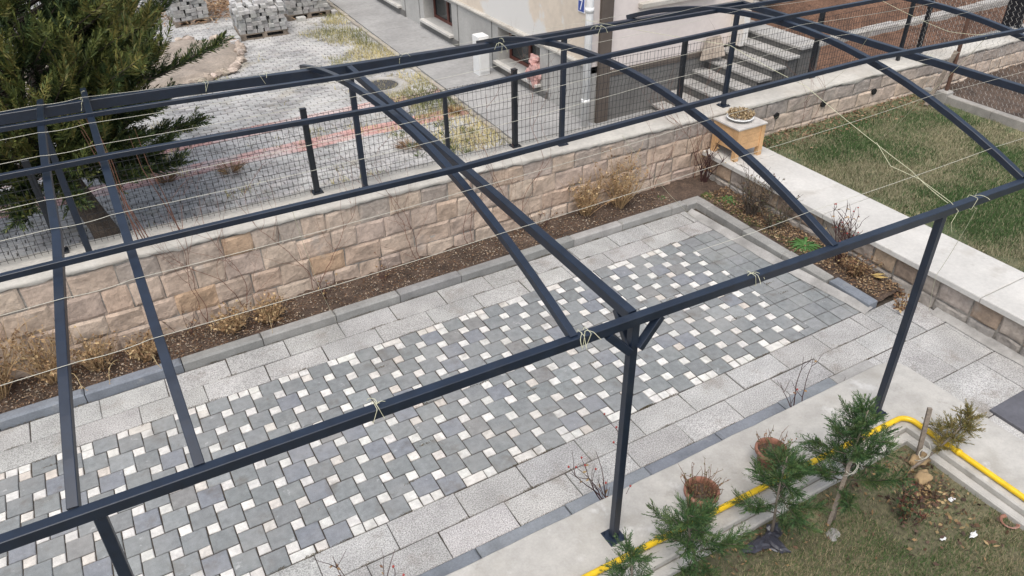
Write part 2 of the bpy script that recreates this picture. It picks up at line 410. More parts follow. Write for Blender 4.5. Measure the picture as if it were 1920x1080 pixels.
stuff('grass', blades(130000, 1.2, 5.07, -.1, 2.33, lambda x, y: LG0+.02*fbm(x, y, 0, 1.2), .028, .005, near_keep, pal_lawn), MAT['grass'],
      'short patchy green and straw coloured lawn inside the concrete terrace corner', 'lawn grass')
def far_keep(x, y):
    e = min(7.42-y, x-8.05, 11.95-x)
    return R.random() < max(.08, min(1, (e-.1+.35*fbm(x, y, 7, 1.5))*3)) and fbm(x, y, 2, 1.1) > -.8
def pal_far(x, y):
    t = fbm(x, y, 5, .8)*.85+.47+.1*(7-y)/5; u = R.random()
    green = lerp((.04, .085, .026), (.078, .13, .04), u); dryc = lerp((.22, .2, .12), (.36, .32, .2), u)
    return dryc if R.random() < max(.12, min(.85, 1.15-t*1.3)) else green
stuff('grass', blades(250000, 8.05, 11.95, 1.9, 7.42, lambda x, y: .37+.02*fbm(x, y, 0, 1.2), .04, .007, far_keep, pal_far), MAT['grass'],
      'worn green lawn with yellow patches beyond the pale coping wall', 'lawn grass')

# ------------------------------------------------------------------ stone walls
SC = [(.50, .385, .295), (.52, .405, .31), (.47, .365, .282), (.46, .36, .285), (.53, .425, .33), (.44, .345, .28), (.50, .375, .282)]
def stone(mb, o, U, V, N, w2, h2, depth, c, seed, gx=11, gy=8):
    o, U, V, N = Vector(o), Vector(U), Vector(V), Vector(N); i0 = len(mb.v)
    for j in range(gy+1):
        for i in range(gx+1):
            a, b = i/gx, j/gy
            ex = min(a, 1-a)*w2; ey = min(b, 1-b)*h2
            ed = min(1, ex/.012)*min(1, ey/.012); ed = ed**.5
            q = Vector((a*w2*5+seed*7.3, b*h2*5+seed*3.7, seed*1.9))
            wob = .014
            pa = a*w2+wob*noise.noise(q*1.1+Vector((9, 0, 0)))*(1 if 1 else 0)
            pb = b*h2+wob*noise.noise(q*1.1+Vector((0, 9, 0)))
            dd = depth*(.25+.75*ed)*(.75+.95*noise.fractal(q*.8, 1, 2, 5))
            mb.v.append(tuple(o+U*pa+V*pb+N*dd))
    for j in range(gy):
        for i in range(gx):
            a = i0+j*(gx+1)+i; mb.f.append((a, a+1, a+gx+2, a+gx+1)); mb.c.append(c)
YW = 7.43
root = thing('stone_wall', (4, YW, 0), 'long wall of rough tan stone blocks with pale concrete top carrying the mesh fence', 'stone wall')
st = MB(); seed = 0
for ci in range(4):
    x = -4.3
    while x < 16.2:
        L = R.uniform(.25, .47)*(1.0 if ci < 3 else .95); xm = x+L/2; top = capz(xm)-.07; zr = lambda c3: top*(0, .24, .49, .76, 1)[c3]+(.02*fbm(xm*.8, c3*3, 7) if 0 < c3 < 4 else 0); z0 = zr(ci)-.02*(ci == 0); z1 = zr(ci+1)
        c = jit(R.choice(SC), .06)
        if ci == 3: c = lerp(c, (.33, .29, .255), R.choice((.1, .4, .7)) if xm < 6 else R.uniform(.5, .95))
        elif xm > 8: c = lerp(c, (.48, .4, .32), .4)
        if R.random() < .012: c = lerp(c, (.46, .28, .14), .5)
        jw = R.choice((.0015, .003, .006)); seed += 1
        stone(st, (x+jw, YW+.012, z0+R.uniform(.001, .006)), (1, 0, 0), (0, 0, 1), (0, -1, 0), L-jw*2, z1-z0-R.uniform(.001, .006), .021, c, seed)
        x += L
build('stonework', st, MAT['stone'], root)
m = MB()
n = 82
for kx in range(n):
    xa, xb = -4.3+kx*.25, -4.05+kx*.25
    m.quad([(xa, YW+.016, -.1), (xb, YW+.016, -.1), (xb, YW+.016, capz(xb)-.03), (xa, YW+.016, capz(xa)-.03)])
m.quad([(-4.3, 7.94, -.1), (-4.3, 7.94, 1.05), (16.2, 7.94, .82), (16.2, 7.94, -.1)])
build('mortar', m, MAT['mortar'], root)
m = MB(); n = 340; i0 = 0                    # coping: uneven cast strip
for kx in range(n+1):
    x = -4.3+kx*20.5/n; z = capz(x); f = .014*fbm(x, 0, 1, 3)+.012*fbm(x, 1, 2, 9); lo = .052+.034*fbm(x, 5, 3, 2.2)+.02*fbm(x, 7, 3, 8)
    m.v += [(x, YW-.012+f*.4, z-max(.02, lo)), (x, YW-.024+f, z-.022), (x, YW-.006+f, z+.002*fbm(x, 2, 1, 8)),
            (x, 7.55, z+.006*fbm(x, 3, 1, 5)), (x, 7.75, z+.006*fbm(x, 4, 1, 5)), (x, 7.945+f, z-.004), (x, 7.95+f, z-.12)]
for kx in range(n):
    for q in range(6):
        a = kx*7+q; m.f.append((a, a+7, a+8, a+1)); m.c.append((.5, .5, .5))
build('coping', m, MAT['coping'], root, True)
for dx, dz in ((8.67, .67), (9.66, .65), (10.82, .62)):
    m = MB(); m.lathe((dx, YW-.022, dz), [(.0, .004), (.04, .004), (.048, 0), (.05, .006), (.05, .1)], 14, axis=(0, 1, 0)); build('drain_hole', m, MAT['rubber'], root)

root = thing('low_stone_wall', (7.7, 5, 0), 'low stone retaining wall with broad pale coping slabs beside the lawn', 'retaining wall')
st = MB(); y = -1.0
while y < 7.4:
    L = R.uniform(.24, .42)
    for ci, (za, zb) in enumerate(((-.02, .14), (.14, .385))):
        seed += 1; c = jit(R.choice([(.36, .26, .18), (.31, .235, .175), (.4, .3, .21), (.34, .29, .245)]), .12)
        if ci == 0: c = lerp(c, (.3, .29, .27), .75)
        LL = L if ci else L*1.0
        stone(st, (7.352, y+LL-.008, za+.006), (0, -1, 0), (0, 0, 1), (-1, 0, 0), LL-.016, zb-za-.014, .03, c, seed)
    y += L
build('stonework', st, MAT['stone'], root)
m = MB(); m.box((7.36, -1, -.1), (8.03, 7.42, .385)); build('core', m, MAT['mortar'], root)
m = MB(); y = 7.41
for L in (.62, 1.55, 2.05, 2.05, 2.1):
    m.box((7.275, y-L+.004, .388), (8.10, y-.004, .45+R.uniform(-.003, .003)), bev=.008); y -= L
build('coping_slab', m, MAT['slabcap'], root)

# ------------------------------------------------------------------ pergola
ST = MAT['steel']
perg = thing('pergola', (3.7, 5.2, 0), 'dark navy steel pergola frame with curved rafters spanning the paved yard', 'pergola')
NB = [(-4.5, 3.02), (-.35, 2.885), (2.40, 2.80), (5.1, 2.70), (7.85, 2.62), (10.6, 2.55)]      # near beam line (x, y)
RB = [(-4.5, 7.62), (-.42, 7.62), (2.36, 7.62), (4.58, 7.61), (7.79, 7.60)]                     # rear beam line
RZ = [(-4.5, 2.66), (-.75, 2.611), (.0, 2.598), (.73, 2.574), (2.06, 2.505), (2.37, 2.49), (4.58, 2.436), (7.79, 2.394)]
ny = lambda x: interp(x, NB); ry = lambda x: interp(x, RB); rz = lambda x: interp(x, RZ)
BH = .08
m = MB(); m.path([(x, y, 2.34-BH/2) for x, y in NB], .057, .063); build('near_beam', m, ST, perg)
m = MB(); m.path([(x, ry(x), rz(x)-.05) for x in (-4.5, -.75, 0, .73, 2.2, 4.58, 7.83)], .07, .095); build('rear_beam', m, ST, perg)
for x0, x1 in ((2.40, 2.36), (7.98, 7.80)):
    m = MB(); m.bar((x0, ny(x0)+.037, 2.34-BH/2), (x1, ry(x1)-.042, rz(x1)-BH/2), *((.05, .055) if x0 < 0 else (.06, .072))); build('cross_beam', m, ST, perg)
def plate(mb, x, y, z, s=.068):
    mb.box((x-s, y-s, z-.002), (x+s, y+s, z+.010), bev=.003)
    for bx in (-1, 1):
        for by in (-1, 1): mb.lathe((x+bx*s*.74, y+by*s*.74, z+.0101), [(s*.13, 0), (s*.13, .009), (s*.06, .009), (s*.06, .016), (0, .016)], 6)
for x, y in ((-.56, 2.79), (2.36, 2.765), (5.07, 2.665), (7.85, 2.60)):
    zb = .35
    m = MB(); m.bar((x, y, zb), (x+.03, ny(x), 2.30-.03), .054, .054, upv=(0, 1, 0)); o = build('post', m, ST, perg)
    m = MB(); plate(m, x, y, zb); build('base_plate', m, ST, o)
for x in (-.49, 2.36, 5.0, 7.74):
    z = capz(x); yy = 7.60
    m = MB(); m.bar((x, yy, z), (x+.01, ry(x), rz(x)-.09), .056, .056, upv=(0, 1, 0)); o = build('post', m, ST, perg)
    m = MB(); plate(m, x, yy, z+.006, .068); build('base_plate', m, ST, o)
# knee braces at the middle near post
for dx in (-.17, .17):
    m = MB(); m.bar((2.385+dx*.2, 2.775, 2.09), (2.39+dx*1.15, ny(2.4)-.005, 2.262), .05, .05); build('brace', m, ST, perg)
m = MB(); m.bar((2.375, 2.80, 2.09), (2.40, 2.98, 2.262), .05, .05); build('brace', m, ST, perg)
# curved rafters
def arch(y, ya, za, zp, yb, zb):
    yp = 5.25
    return zp-(zp-za)*((y-yp)/(ya-yp))**2 if y < yp else zp-(zp-zb)*((y-yp)/(yb-yp))**2
RAF = [(-.43, 2.93, 2.34, 2.83, 7.72, 2.64), (-.077, 2.905, 2.34, 2.83, 7.95, 2.605), (1.97, 2.82, 2.34, 2.815, 7.95, 2.465), (4.017, 2.75, 2.34, 2.875, 7.9, 2.40), (6.04, 2.70, 2.35, 2.93, 7.75, 2.43), (8.09, 2.63, 2.35, 2.86, 7.8, 2.42)]
for (x, ya, za, zp, yb, zb) in RAF:
    pts = [(x-(.185*max(0, (4.7-y)/1.77)**1.2 if x < -.3 else 0), y, arch(y, ya, za+.005, zp, yb, zb)-.03) for y in [ya+(yb-ya)*k/22 for k in range(23)]]
    m = MB(); m.path(pts, .05, .052, upv=(0, 0, 1)); build('rafter', m, ST, perg)
    zt = arch(7.62, ya, za, zp, yb, zb)-.058
    if zt-rz(x) < .012: continue
    m = MB(); m.bar((x, 7.62, rz(x)-.004), (x, 7.62, zt+.01), .04, .04, upv=(0, 1, 0)); build('bracket', m, ST, perg)
# purlins lie on top of the rafters
def sag(y): return arch(y, 2.76, 2.34, 2.865, 7.9, 2.43)
for pts in ([(-4.5, 6.9, 2.80), (.07, 6.66, 2.775), (1.97, 6.45, 2.775), (4.1, 6.34, 2.80), (6.5, 6.2, 2.81), (8.0, 6.1, 2.80)],
            [(-4.5, 5.66, 2.87), (0, 5.5, 2.87), (1.93, 5.36, 2.86), (4.0, 5.33, 2.92), (6.1, 5.30, 2.95), (8.15, 5.30, 2.92)],
            [(-4.5, 4.30, 2.83), (0, 4.26, 2.82), (1.92, 4.20, 2.815), (3.94, 4.21, 2.84), (6.01, 4.17, 2.87), (7.98, 4.03, 2.845)]):
    m = MB(); m.path(pts, .037, .037); build('purlin', m, ST, perg)

# ------------------------------------------------------------------ training cords and twines
def cord(name, pts, r, m, label, cat, group=None, droop=0, n=1):
    P = []
    for a, b in zip(pts, pts[1:]):
        a, b = Vector(a), Vector(b)
        for k in range(n): 
            t = k/n; P.append(a.lerp(b, t)-Vector((0, 0, droop*4*t*(1-t))))
    P.append(Vector(pts[-1]))
    mb = MB(); mb.tube(P, r, 5); return solo(name, mb, m, label, cat, group)
NAMES = {7.40: 'pale cord stretched close above the rear beam of the pergola', 6.44: 'pale cord running along the rear purlin of the pergola', 5.88: 'pale cord midway between the two rear purlins of the pergola',
         5.10: 'pale cord stretched just in front of the middle purlin', 4.73: 'pale cord midway between the middle and front purlins', 4.08: 'pale cord just on the house side of the front purlin',
         3.63: 'lower pale cord between the front purlin and the near beam'}
for y, lab in NAMES.items():
    pts = []
    xs = [-4.4, -.45, -.12, 1.97, 4.02, 6.05, 8.08]
    for x, rf in zip(xs, [RAF[0]]+RAF): pts.append((x, y-.01*x*.3, arch(y, *rf[1:])+.004))
    cord('cord', pts, [.0021-.0010*q/36 for q in range(37)], MAT['whitewire'], lab, 'cord', 'cords strung along the pergola', .012, 6)
cord('cord', [(3.0, 3.02, 2.455), (4.02, 3.01, 2.46), (6.05, 2.99, 2.47), (8.08, 2.95, 2.47)], .0015, MAT['whitewire'], 'short pale cord nearest the near beam, over the right lawn', 'cord', 'cords strung along the pergola', .01, 6)
TW = 'twines tied between pergola and garden'
cord('twine', [(.84, 4.26, 2.84), (1.2, 5.6, 1.36), (1.582, 6.77, .012)], .0016, MAT['twine'], 'pale twine hanging from the front purlin down to the kerb of the back bed', 'twine', TW, .03, 5)
cord('twine', [(3.22, 4.10, 2.80), (6.45, 6.57, .012)], .0016, MAT['twine'], 'pale twine from the front purlin down to the far end of the paving', 'twine', TW, .05, 10)
cord('twine', [(5.05, 7.3, 2.62), (5.08, 5.01, 2.91), (5.08, 4.11, 2.81), (5.14, 3.05, 2.47), (5.16, 2.72, 2.345)], .0019, MAT['twine'], 'long pale twine crossing the roof to the right front post', 'twine', TW, .01, 5)
cord('twine', [(5.12, 3.38, 2.58), (5.10, 3.2, 2.46), (5.17, 2.98, 2.42), (5.19, 2.72, 2.345), (5.2, 2.65, 2.30), (5.14, 2.64, 2.22), (5.17, 2.63, 2.15)], .0019, MAT['twine'], 'loose knotted twine end dangling at the right front post', 'twine', TW, 0, 2)
cord('twine', [(7.35, 4.05, 2.86), (8.3, 5.1, 1.7), (9.61, 6.366, .40)], .0022, MAT['twine'], 'yellowish twine slanting from the front purlin down to the right lawn', 'twine', TW, .04, 8)
cord('twine', [(7.45, 5.3, 2.92), (7.3, 4.4, 2.84), (7.45, 4.05, 2.87)], .0016, MAT['twine'], 'pale twine between the middle and front purlins at the right end', 'twine', TW, .01, 5)
cord('twine', [(6.9, 4.9, 2.86), (7.9, 5.9, 1.9), (8.6, 7.38, .66)], .0016, MAT['twine'], 'thin twine slanting down to the first wall drain tube', 'twine', TW, .04, 8)
cord('twine', [(5.45, 2.70, 2.36), (5.46, 2.66, 2.25), (5.9, 3.0, 1.3), (6.6, 3.3, .47)], .0016, MAT['twine'], 'thin twine running from the near beam down to the pale coping', 'twine', TW, .05, 6)
# twine tied round the steel bars
def knot(c, ax, label, ends=2, w2=.036, h2=.04):
    c = Vector(c); ax = Vector(ax).normalized(); u = ax.cross(Vector((0, 0, 1))).normalized(); v = Vector((0, 0, 1)); mb = MB()
    for lo in range(R.choice((1, 2))):
        o = c+ax*R.uniform(-.03, .03); sk = R.uniform(-.02, .02)
        ring = [o+u*a*w2+v*b*h2+ax*sk*b for a, b in ((1, .9), (.9, 1.05), (0, 1.1), (-.9, 1.05), (-1, .9), (-1, -.9), (-.9, -1), (.9, -1), (1, -.9), (1, .9))]
        mb.tube(ring, .0017, 5)
    for e in range(ends):
        pz = c+v*h2*1.1+ax*R.uniform(-.03, .03); pts = [pz]; dr = Vector((R.uniform(-1, 1), R.uniform(-1, 1), R.uniform(-.2, .8))).normalized()
        for k2 in range(6): pz = pz+dr*.02; dr = (dr+Vector((R.uniform(-.5, .5), R.uniform(-.5, .5), -.38))).normalized(); pts.append(pz)
        mb.tube(pts, .0017, 5)
    solo('twine_knot', mb, MAT['twine'], label, 'twine knot', 'twine knots on the pergola')
BX = (1, 0, 0)
for c2, lab in (((.78, ny(.78), 2.30), 'twine knot on the near beam left of the middle post'), ((2.03, ny(2.03), 2.30), 'twine knot where the second rafter meets the near beam'),
               ((3.28, ny(3.28), 2.30), 'twine knot on the near beam right of the middle post'), ((5.42, ny(5.42), 2.30), 'twine knot on the near beam just right of the right front post'),
               ((-.12, 7.62, 2.56), 'tangled twine knot on the rear beam near the conifer'), ((.95, 7.62, 2.52), 'twine knot on the rear beam right of the conifer'), ((1.5, 7.62, 2.49), 'second twine knot on the rear beam right of the conifer'),
               ((2.95, 7.62, 2.43), 'twine knot on the rear beam right of the cross beam by the conifer side'), ((3.5, 6.37, 2.80), 'twine knot on the rear purlin before the third rafter'), ((4.55, 6.30, 2.81), 'twine knot on the rear purlin after the third rafter'), ((7.96, 4.95, 2.29), 'twine knot on the right cross beam beside the front purlin')):
    knot(c2, BX if '2.29' not in str(c2[2]) else (0, 1, 0), lab, R.choice((1, 2, 3)))

# ------------------------------------------------------------------ mesh fence on the wall
fen = thing('mesh_fence', (4.5, 7.82, 1), 'dark welded wire mesh fence with square posts on top of the stone wall', 'fence')
FY = 7.83
for x in (-3.3, -.73, 1.87, 4.45, 7.10, 9.72, 12.3, 15.15):
    z = capz(x); m = MB(); m.bar((x, FY, z), (x, FY, z+.985), .06, .06, upv=(0, 1, 0)); o = build('fence_post', m, MAT['fence'], fen)
    m = MB(); plate(m, x, FY, z+.006, .06); build('base_plate', m, MAT['fence'], o)
    m = MB(); m.box((x-.032, FY-.032, z+.985), (x+.032, FY+.032, z+.997), bev=.004); build('post_cap', m, MAT['fence'], o)
x = 3.46; m = MB(); m.bar((x, 7.70, capz(x)), (x, 7.70, capz(x)+.90), .042, .042, upv=(0, 1, 0)); build('thin_post', m, MAT['fence'], fen)
x = 11.62; m = MB(); m.bar((x, 7.70, capz(x)), (x+.02, 7.70, capz(x)+1.2), .05, .05, upv=(0, 1, 0)); build('thin_post', m, MAT['fence'], fen)
spans = [(-4.4, -3.3), (-3.3, -.73), (-.73, 1.87), (1.87, 4.45), (4.45, 7.10), (7.10, 9.72), (9.72, 12.3), (12.3, 15.15)]
for xa, xb in spans:
    m = MB(); sp = .058; n = int((xb-xa)/sp); wr = .0023
    prof = [(0, 0), (.50, 0), (.60, -.022), (.70, 0), (.90, .0)]
    for k in range(n+1):
        x = xa+.02+k*sp+R.uniform(-.004, .004); z = capz(x)+.025; ln = R.uniform(-.012, .012)
        m.tube([(x+ln*h, FY-.035+dy, z+h) for h, dy in prof], wr, 4, cap=False)
    for h in [.03+.095*q for q in range(10)]:
        dy = -.022 if abs(h-.6) < .05 else 0
        m.tube([(xa+(xb-xa)*q/6, FY-.03+dy+.004*fbm(q, h, xa), capz(xa+(xb-xa)*q/6)+.025+h+.005*fbm(q*2, h*5, 3)) for q in range(7)], wr, 4, cap=False)
    build('mesh_panel', m, MAT['wire'], fen)

# chain-link fence by the right lawn
CX = 11.97
ch = thing('chain_link_fence', (CX, 5, .45), 'silvery chain link fence on a rusty leaning post right of the lawn', 'fence')
m = MB(); m.tube([(CX, 6.94, .38), (CX+.03, 6.97, 1.75)], .03, 8); build('rusty_post', m, MAT['rust'], ch)
m = MB(); m.bar((CX-.42, 6.95, .40), (CX-.02, 6.97, 1.2), .06, .03); build('prop_board', m, MAT['oldwood'], ch)
m = MB(); cs = .075; zb, zt = .53, 2.1; n = int((zt-zb)/(cs/2))
yy = 2.5
while yy < 7.9:
    pts = []
    for q in range(n+1):
        z = zb+q*cs/2
        if yy > 7.35 and z < capz(12)+.04: continue
        pts.append((CX+.03+.006*(q % 2), yy+(cs/2 if q % 2 else 0)*1.05+.02*fbm(yy, z, 3, 2), z))
    if len(pts) > 1: m.tube(pts, .0026, 4, cap=False)
    yy += cs*.5 if False else cs
build('wire_mesh', m, MAT['zinc'], ch)
m = MB(); y = 7.3
while y > -1:
    m.box((CX-.07, y-1.2+.006, .2), (CX+.06, y, .52+R.uniform(-.01, .01)), bev=.012, c=(.3, .28, .25)); y -= 1.2
m.box((CX-.10, 6.86, .2), (CX+.08, 7.03, .57), bev=.02, c=(.36, .34, .31))
solo('low_concrete_wall', m, MAT['kerb'], 'low grey concrete edging wall at the right end of the lawn', 'edging wall')
m = MB(); sheet(m, 12.02, 17, -1, 7.44, lambda x, y: .36+.06*fbm(x, y, 0, 1.5)+.03*fbm(x, y, 3, 7), 60, 100); struct('right_soil', m, MAT['soil'], True)
m = MB(); m.box((15.42, 8.02, 0), (15.48, 8.3, 2.2), bev=.01); solo('dark_panel_gate', m, MAT['fence'], 'dark metal panel behind the far end of the wall fence', 'gate panel')

# ------------------------------------------------------------------ neighbour's yard
YZ = .10
y_ = MB(); rr = 0; yy = 7.96
PW = (.33, .325, .315)
while yy < 26:
    x = -7.0+(rr % 2)*.1
    red = 11.12 <= yy < 11.52 or 12.18 <= yy < 12.6
    while x < 5.55+(yy-9.7)*.03:
        if x > -4.5-(yy-8)*.15:
            c = jit((.50, .29, .26) if red else PW, .13)
            if not red and R.random() < .2: c = mul(c, .8)
            dz = R.uniform(-.006, .006)+.015*fbm(x, yy, 0, .8)
            y_.box((x+.004, yy+.004, YZ-.05), (x+.194, yy+.096, YZ+dz), c, bev=.008)
        x += .2
    yy += .101; rr += 1
struct('yard_paving', y_, MAT['yard'])
s = MB(); sheet(s, -9, 5.9, 7.9, 27, lambda x, y: YZ-.02+.015*fbm(x, y, 0, .8), 40, 50); struct('yard_bedding', s, MAT['joint'])
# sidewalk along the house
s = MB(); yy = 8.0
while yy < 26:
    L = 2.1; xl = lambda q: 5.5+(q-9.7)*.034
    for (xa, xb) in ((0, 1),):
        s.v += [(xl(yy), yy+.008, YZ-.02), (6.9, yy+.008, YZ-.02), (6.9, yy+L, YZ-.02), (xl(yy+L), yy+L, YZ-.02), (xl(yy), yy+.008, YZ+.06), (6.9, yy+.008, YZ+.07), (6.9, yy+L, YZ+.07), (xl(yy+L), yy+L, YZ+.06)]
        i = len(s.v)-8
        for f in ((4, 5, 6, 7), (0, 1, 5, 4), (1, 2, 6, 5), (2, 3, 7, 6), (3, 0, 4, 7)): s.f.append(tuple(i+q for q in f)); s.c.append((.3, .3, .3))
    yy += L
struct('sidewalk', s, MAT['walk'])
s = MB(); yy = 8.0
while yy < 26:                              # stained pale edging stones along the sidewalk
    L = R.uniform(.45, .7); x = 5.42+(yy-9.7)*.034
    s.box((x, yy, YZ-.03), (x+.085, yy+L-.02, YZ+.045+R.uniform(-.012, .012)), jit((.33, .30, .25), .15), bev=.012); yy += L
struct('sidewalk_edging', s, MAT['kerb'])
s = MB(); sheet(s, 6.8, 10.6, 7.95, 9.72, lambda x, y: YZ+.02+.01*fbm(x, y), 10, 6); struct('house_apron', s, MAT['walk'])

# dry grass and weeds in the yard
def yard_keep(x, y):
    band = max(0, 1-abs(x-(5.2+(y-9.7)*.034))/1.5)
    v = fbm(x, y, 3, .9)*.9+.25*fbm(x, y, 1, 3)+band*.95-.34-max(0, (y-13)*.045)+(.1 if y < 10 else 0)
    return R.random() < max(0, v)*1.6 and x < 5.45+(y-9.7)*.034 and x > -3
def pal_yard(x, y):
    t = fbm(x, y, 12, .7)
    return jit(lerp((.11, .13, .045), (.56, .48, .25), max(0, min(1, .55+t+R.uniform(-.3, .3)))), .15)
stuff('dry_grass', blades(130000, -1, 6.0, 8.0, 19, lambda x, y: YZ, .075, .012, yard_keep, pal_yard), MAT['grass'],
      'yellowing grass and weeds growing through the neighbouring yard paving', 'weeds')
def tuft(mb, x, y, z, r, h, n, cols, wd=.006):
    for _ in range(n):
        a = R.uniform(0, 6.283); rr2 = r*R.random()**.7*.35; px, py = x+math.cos(a)*rr2, y+math.sin(a)*rr2
        dv = Vector((math.cos(a)*r*R.uniform(.3, 1), math.sin(a)*r*R.uniform(.3, 1), h*R.uniform(.4, 1)))
        mb.leaf(Vector((px, py, z)), dv, dv.length, wd, jit(R.choice(cols), .2))
DRYC = [(.26, .16, .08), (.34, .24, .12), (.2, .115, .06), (.16, .085, .05)]
j = 0
for (x, y, r, lab) in ((1.42, 11.0, .26, 'brown dry weed tuft on the near red paver strip'), (.55, 11.15, .18, 'small brown weed tuft on the red strip left of the bigger one'), (4.05, 10.4, .3, 'low brown tuft beside the second fence bay'), (2.7, 8.75, .22, 'tangle of dry stems at the foot of the fence'), (5.25, 11.3, .16, 'dark dry clump at the sidewalk edge')):
    m = MB(); tuft(m, x, y, YZ, r, .16, 170, DRYC, .008); solo('weed_tuft', m, MAT['dry'], lab, 'weed', 'weed tufts in the yard')
m = MB()
for _ in range(26): 
    tuft(m, R.uniform(3.9, 5.2), R.uniform(9, 11.0), YZ, .13, .10, 22, [(.07, .10, .03), (.11, .14, .05)], .01)
stuff('green_weeds', m, MAT['dry'], 'low green weed patches in the yard near the sidewalk', 'weeds')
# manhole
mh = thing('manhole', (4.68, 13.2, YZ), 'round dark manhole cover in a pale cement ring', 'manhole')
m = MB(); m.lathe((4.68, 13.2, YZ), [(.31, .012), (.31, .05), (.42, .05), (.47, .035), (.52, .0)], 32); build('ring', m, MAT['cement'], mh, True)
m = MB(); m.lathe((4.68, 13.2, YZ), [(0, .035), (.1, .035), (.105, .042), (.2, .042), (.205, .035), (.29, .035), (.305, .02)], 32); build('cover', m, MAT['iron'], mh)
# beige dirt bed with broken edging near the pallets
s = MB(); bed = [(3.0, 17.3), (2.85, 16.2), (2.45, 15.5), (1.7, 15.2), (.8, 14.9), (-1.2, 15.0), (-2.4, 16.5), (-2.4, 18.5), (.8, 18.6), (2.6, 17.9)]
cx = sum(q[0] for q in bed)/len(bed); cyb = sum(q[1] for q in bed)/len(bed)
rings = 8; i0 = 0; fine = []
for a, b in zip(bed, bed[1:]+bed[:1]):
    for t in range(8): fine.append((a[0]+(b[0]-a[0])*t/8+.06*fbm(a[0]+t, a[1], 2), a[1]+(b[1]-a[1])*t/8+.06*fbm(a[0]+t, a[1], 4)))
nf = len(fine)
for r in range(rings+1):
    q = 1-r/rings*.98
    for (x, y) in fine:
        xx, yb2 = cx+(x-cx)*q, cyb+(y-cyb)*q; s.v.append((xx, yb2, YZ+(-.02 if r == 0 else .10+.04*fbm(xx, yb2, 1, 2)+.02*fbm(xx, yb2, 2, 9))))
for r in range(rings):
    for k in range(nf): s.f.append((r*nf+k, r*nf+(k+1) % nf, (r+1)*nf+(k+1) % nf, (r+1)*nf+k)); s.c.append((.4, .33, .26))
struct('dirt_bed', s, MAT['beige'], True)
m = MB()
for k in range(nf):
    if R.random() < .75 and fine[k][0] > -1: x, y = fine[k]; m.blob((x, y, YZ+.05), (R.uniform(.06, .13), R.uniform(.05, .1), R.uniform(.05, .09)), jit((.42, .35, .29), .2), k, .35)
stuff('edging_rubble', m, MAT['block'], 'broken stone rubble edging the beige dirt bed', 'rubble')
m = MB()
for _ in range(2600):
    x, y = R.gauss(3.3, .8), R.gauss(20.6, .7); m.leaf(Vector((x, y, YZ+R.uniform(.02, .1))), Vector((R.uniform(-1, 1), R.uniform(-1, 1), R.uniform(-.1, .4))), R.uniform(.1, .25), .02, jit(R.choice([(.3, .19, .11), (.38, .27, .17), (.22, .13, .08)]), .2))
stuff('dry_litter', m, MAT['dry'], 'heap of brown dry stalks behind the paver pallets', 'dry stalks')
# pallets of pavers: every stack on its pallet
def pallet_stack(x, y, rz_, nx, ny2, nz, label, seed):
    rt = thing('paver_pallet', (x, y, YZ), label, 'pallet of pavers', 'pallets stacked with grey pavers'); rl = random.Random(seed)
    ca, sa = math.cos(rz_), math.sin(rz_)
    def rotmb(mb): mb.v = [(x+px*ca-py*sa, y+px*sa+py*ca, pz+YZ) for px, py, pz in mb.v]
    W, D = nx*.125, ny2*.2
    m = MB()
    for bx in (-W/2, -.05, W/2-.1):
        m.box((bx, -D/2, .0), (bx+.1, D/2, .10))
    for q in range(6): m.box((-W/2-.02, -D/2+q*D/6, .10), (W/2+.02, -D/2+q*D/6+D/8, .125), bev=.003)
    m.box((-W/2-.02, -D/2-.004, -.0), (W/2+.02, -D/2+.09, .02))
    rotmb(m); build('pallet', m, MAT['oldwood'], rt)
    m = MB()
    for kz in range(nz):
        for kx in range(nx):
            for ky in range(ny2):
                if kz == nz-1 and rl.random() < .45: continue
                if kz == nz-2 and rl.random() < .08: continue
                z = .127+kz*.082; jx, jy = rl.uniform(-.02, .02)*(1+kz*.3), rl.uniform(-.02, .02)*(1+kz*.3); c = jit((.34, .335, .32), .18)
                if kz >= nz-2: c = lerp(c, (.5, .49, .47), .5)
                m.box((-W/2+kx*.125+jx, -D/2+ky*.2+jy, z), (-W/2+kx*.125+.119+jx, -D/2+ky*.2+.193+jy, z+.078), c, bev=.006)
    for q in range(5):
        bx, by = rl.uniform(-W/2, W/2-.2), rl.uniform(-D/2, D/2-.2)
        m.box((bx, by, .127+nz*.082-.02), (bx+.2, by+.14, .127+nz*.082+.07), jit((.42, .41, .4), .15), bev=.01)
    rotmb(m); build('pavers', m, MAT['block'], rt)
pallet_stack(3.68, 18.0, -.06, 8, 5, 7, 'nearest pallet heaped with grey paving blocks, standing beside the dirt bed', 1)
pallet_stack(4.98, 19.0, -.03, 8, 5, 7, 'pallet of grey paving blocks behind and right of the heaped one, by the sidewalk', 2)
pallet_stack(2.45, 19.9, .05, 6, 5, 8, 'neat small pallet of grey pavers half hidden by the conifer', 3)
for (x, y, a1, b1, lab) in ((2.98, 17.5, .14, .14, 'pale loose paver leaning on the left corner of the nearest pallet'), (2.86, 17.28, .2, .1, 'grey loose paver lying in front of the dirt bed corner'),
        (5.5, 18.45, .14, .2, 'loose grey paver lying between the right pallet and the sidewalk'), (4.62, 18.3, .2, .14, 'loose pale paver lying between the two heaped pallets')):
    m = MB(); m.box((x, y, YZ), (x+a1, y+b1, YZ+.1), jit((.44, .43, .41), .15), bev=.01); solo('loose_paver', m, MAT['block'], lab, 'paver', 'loose pavers by the pallets')

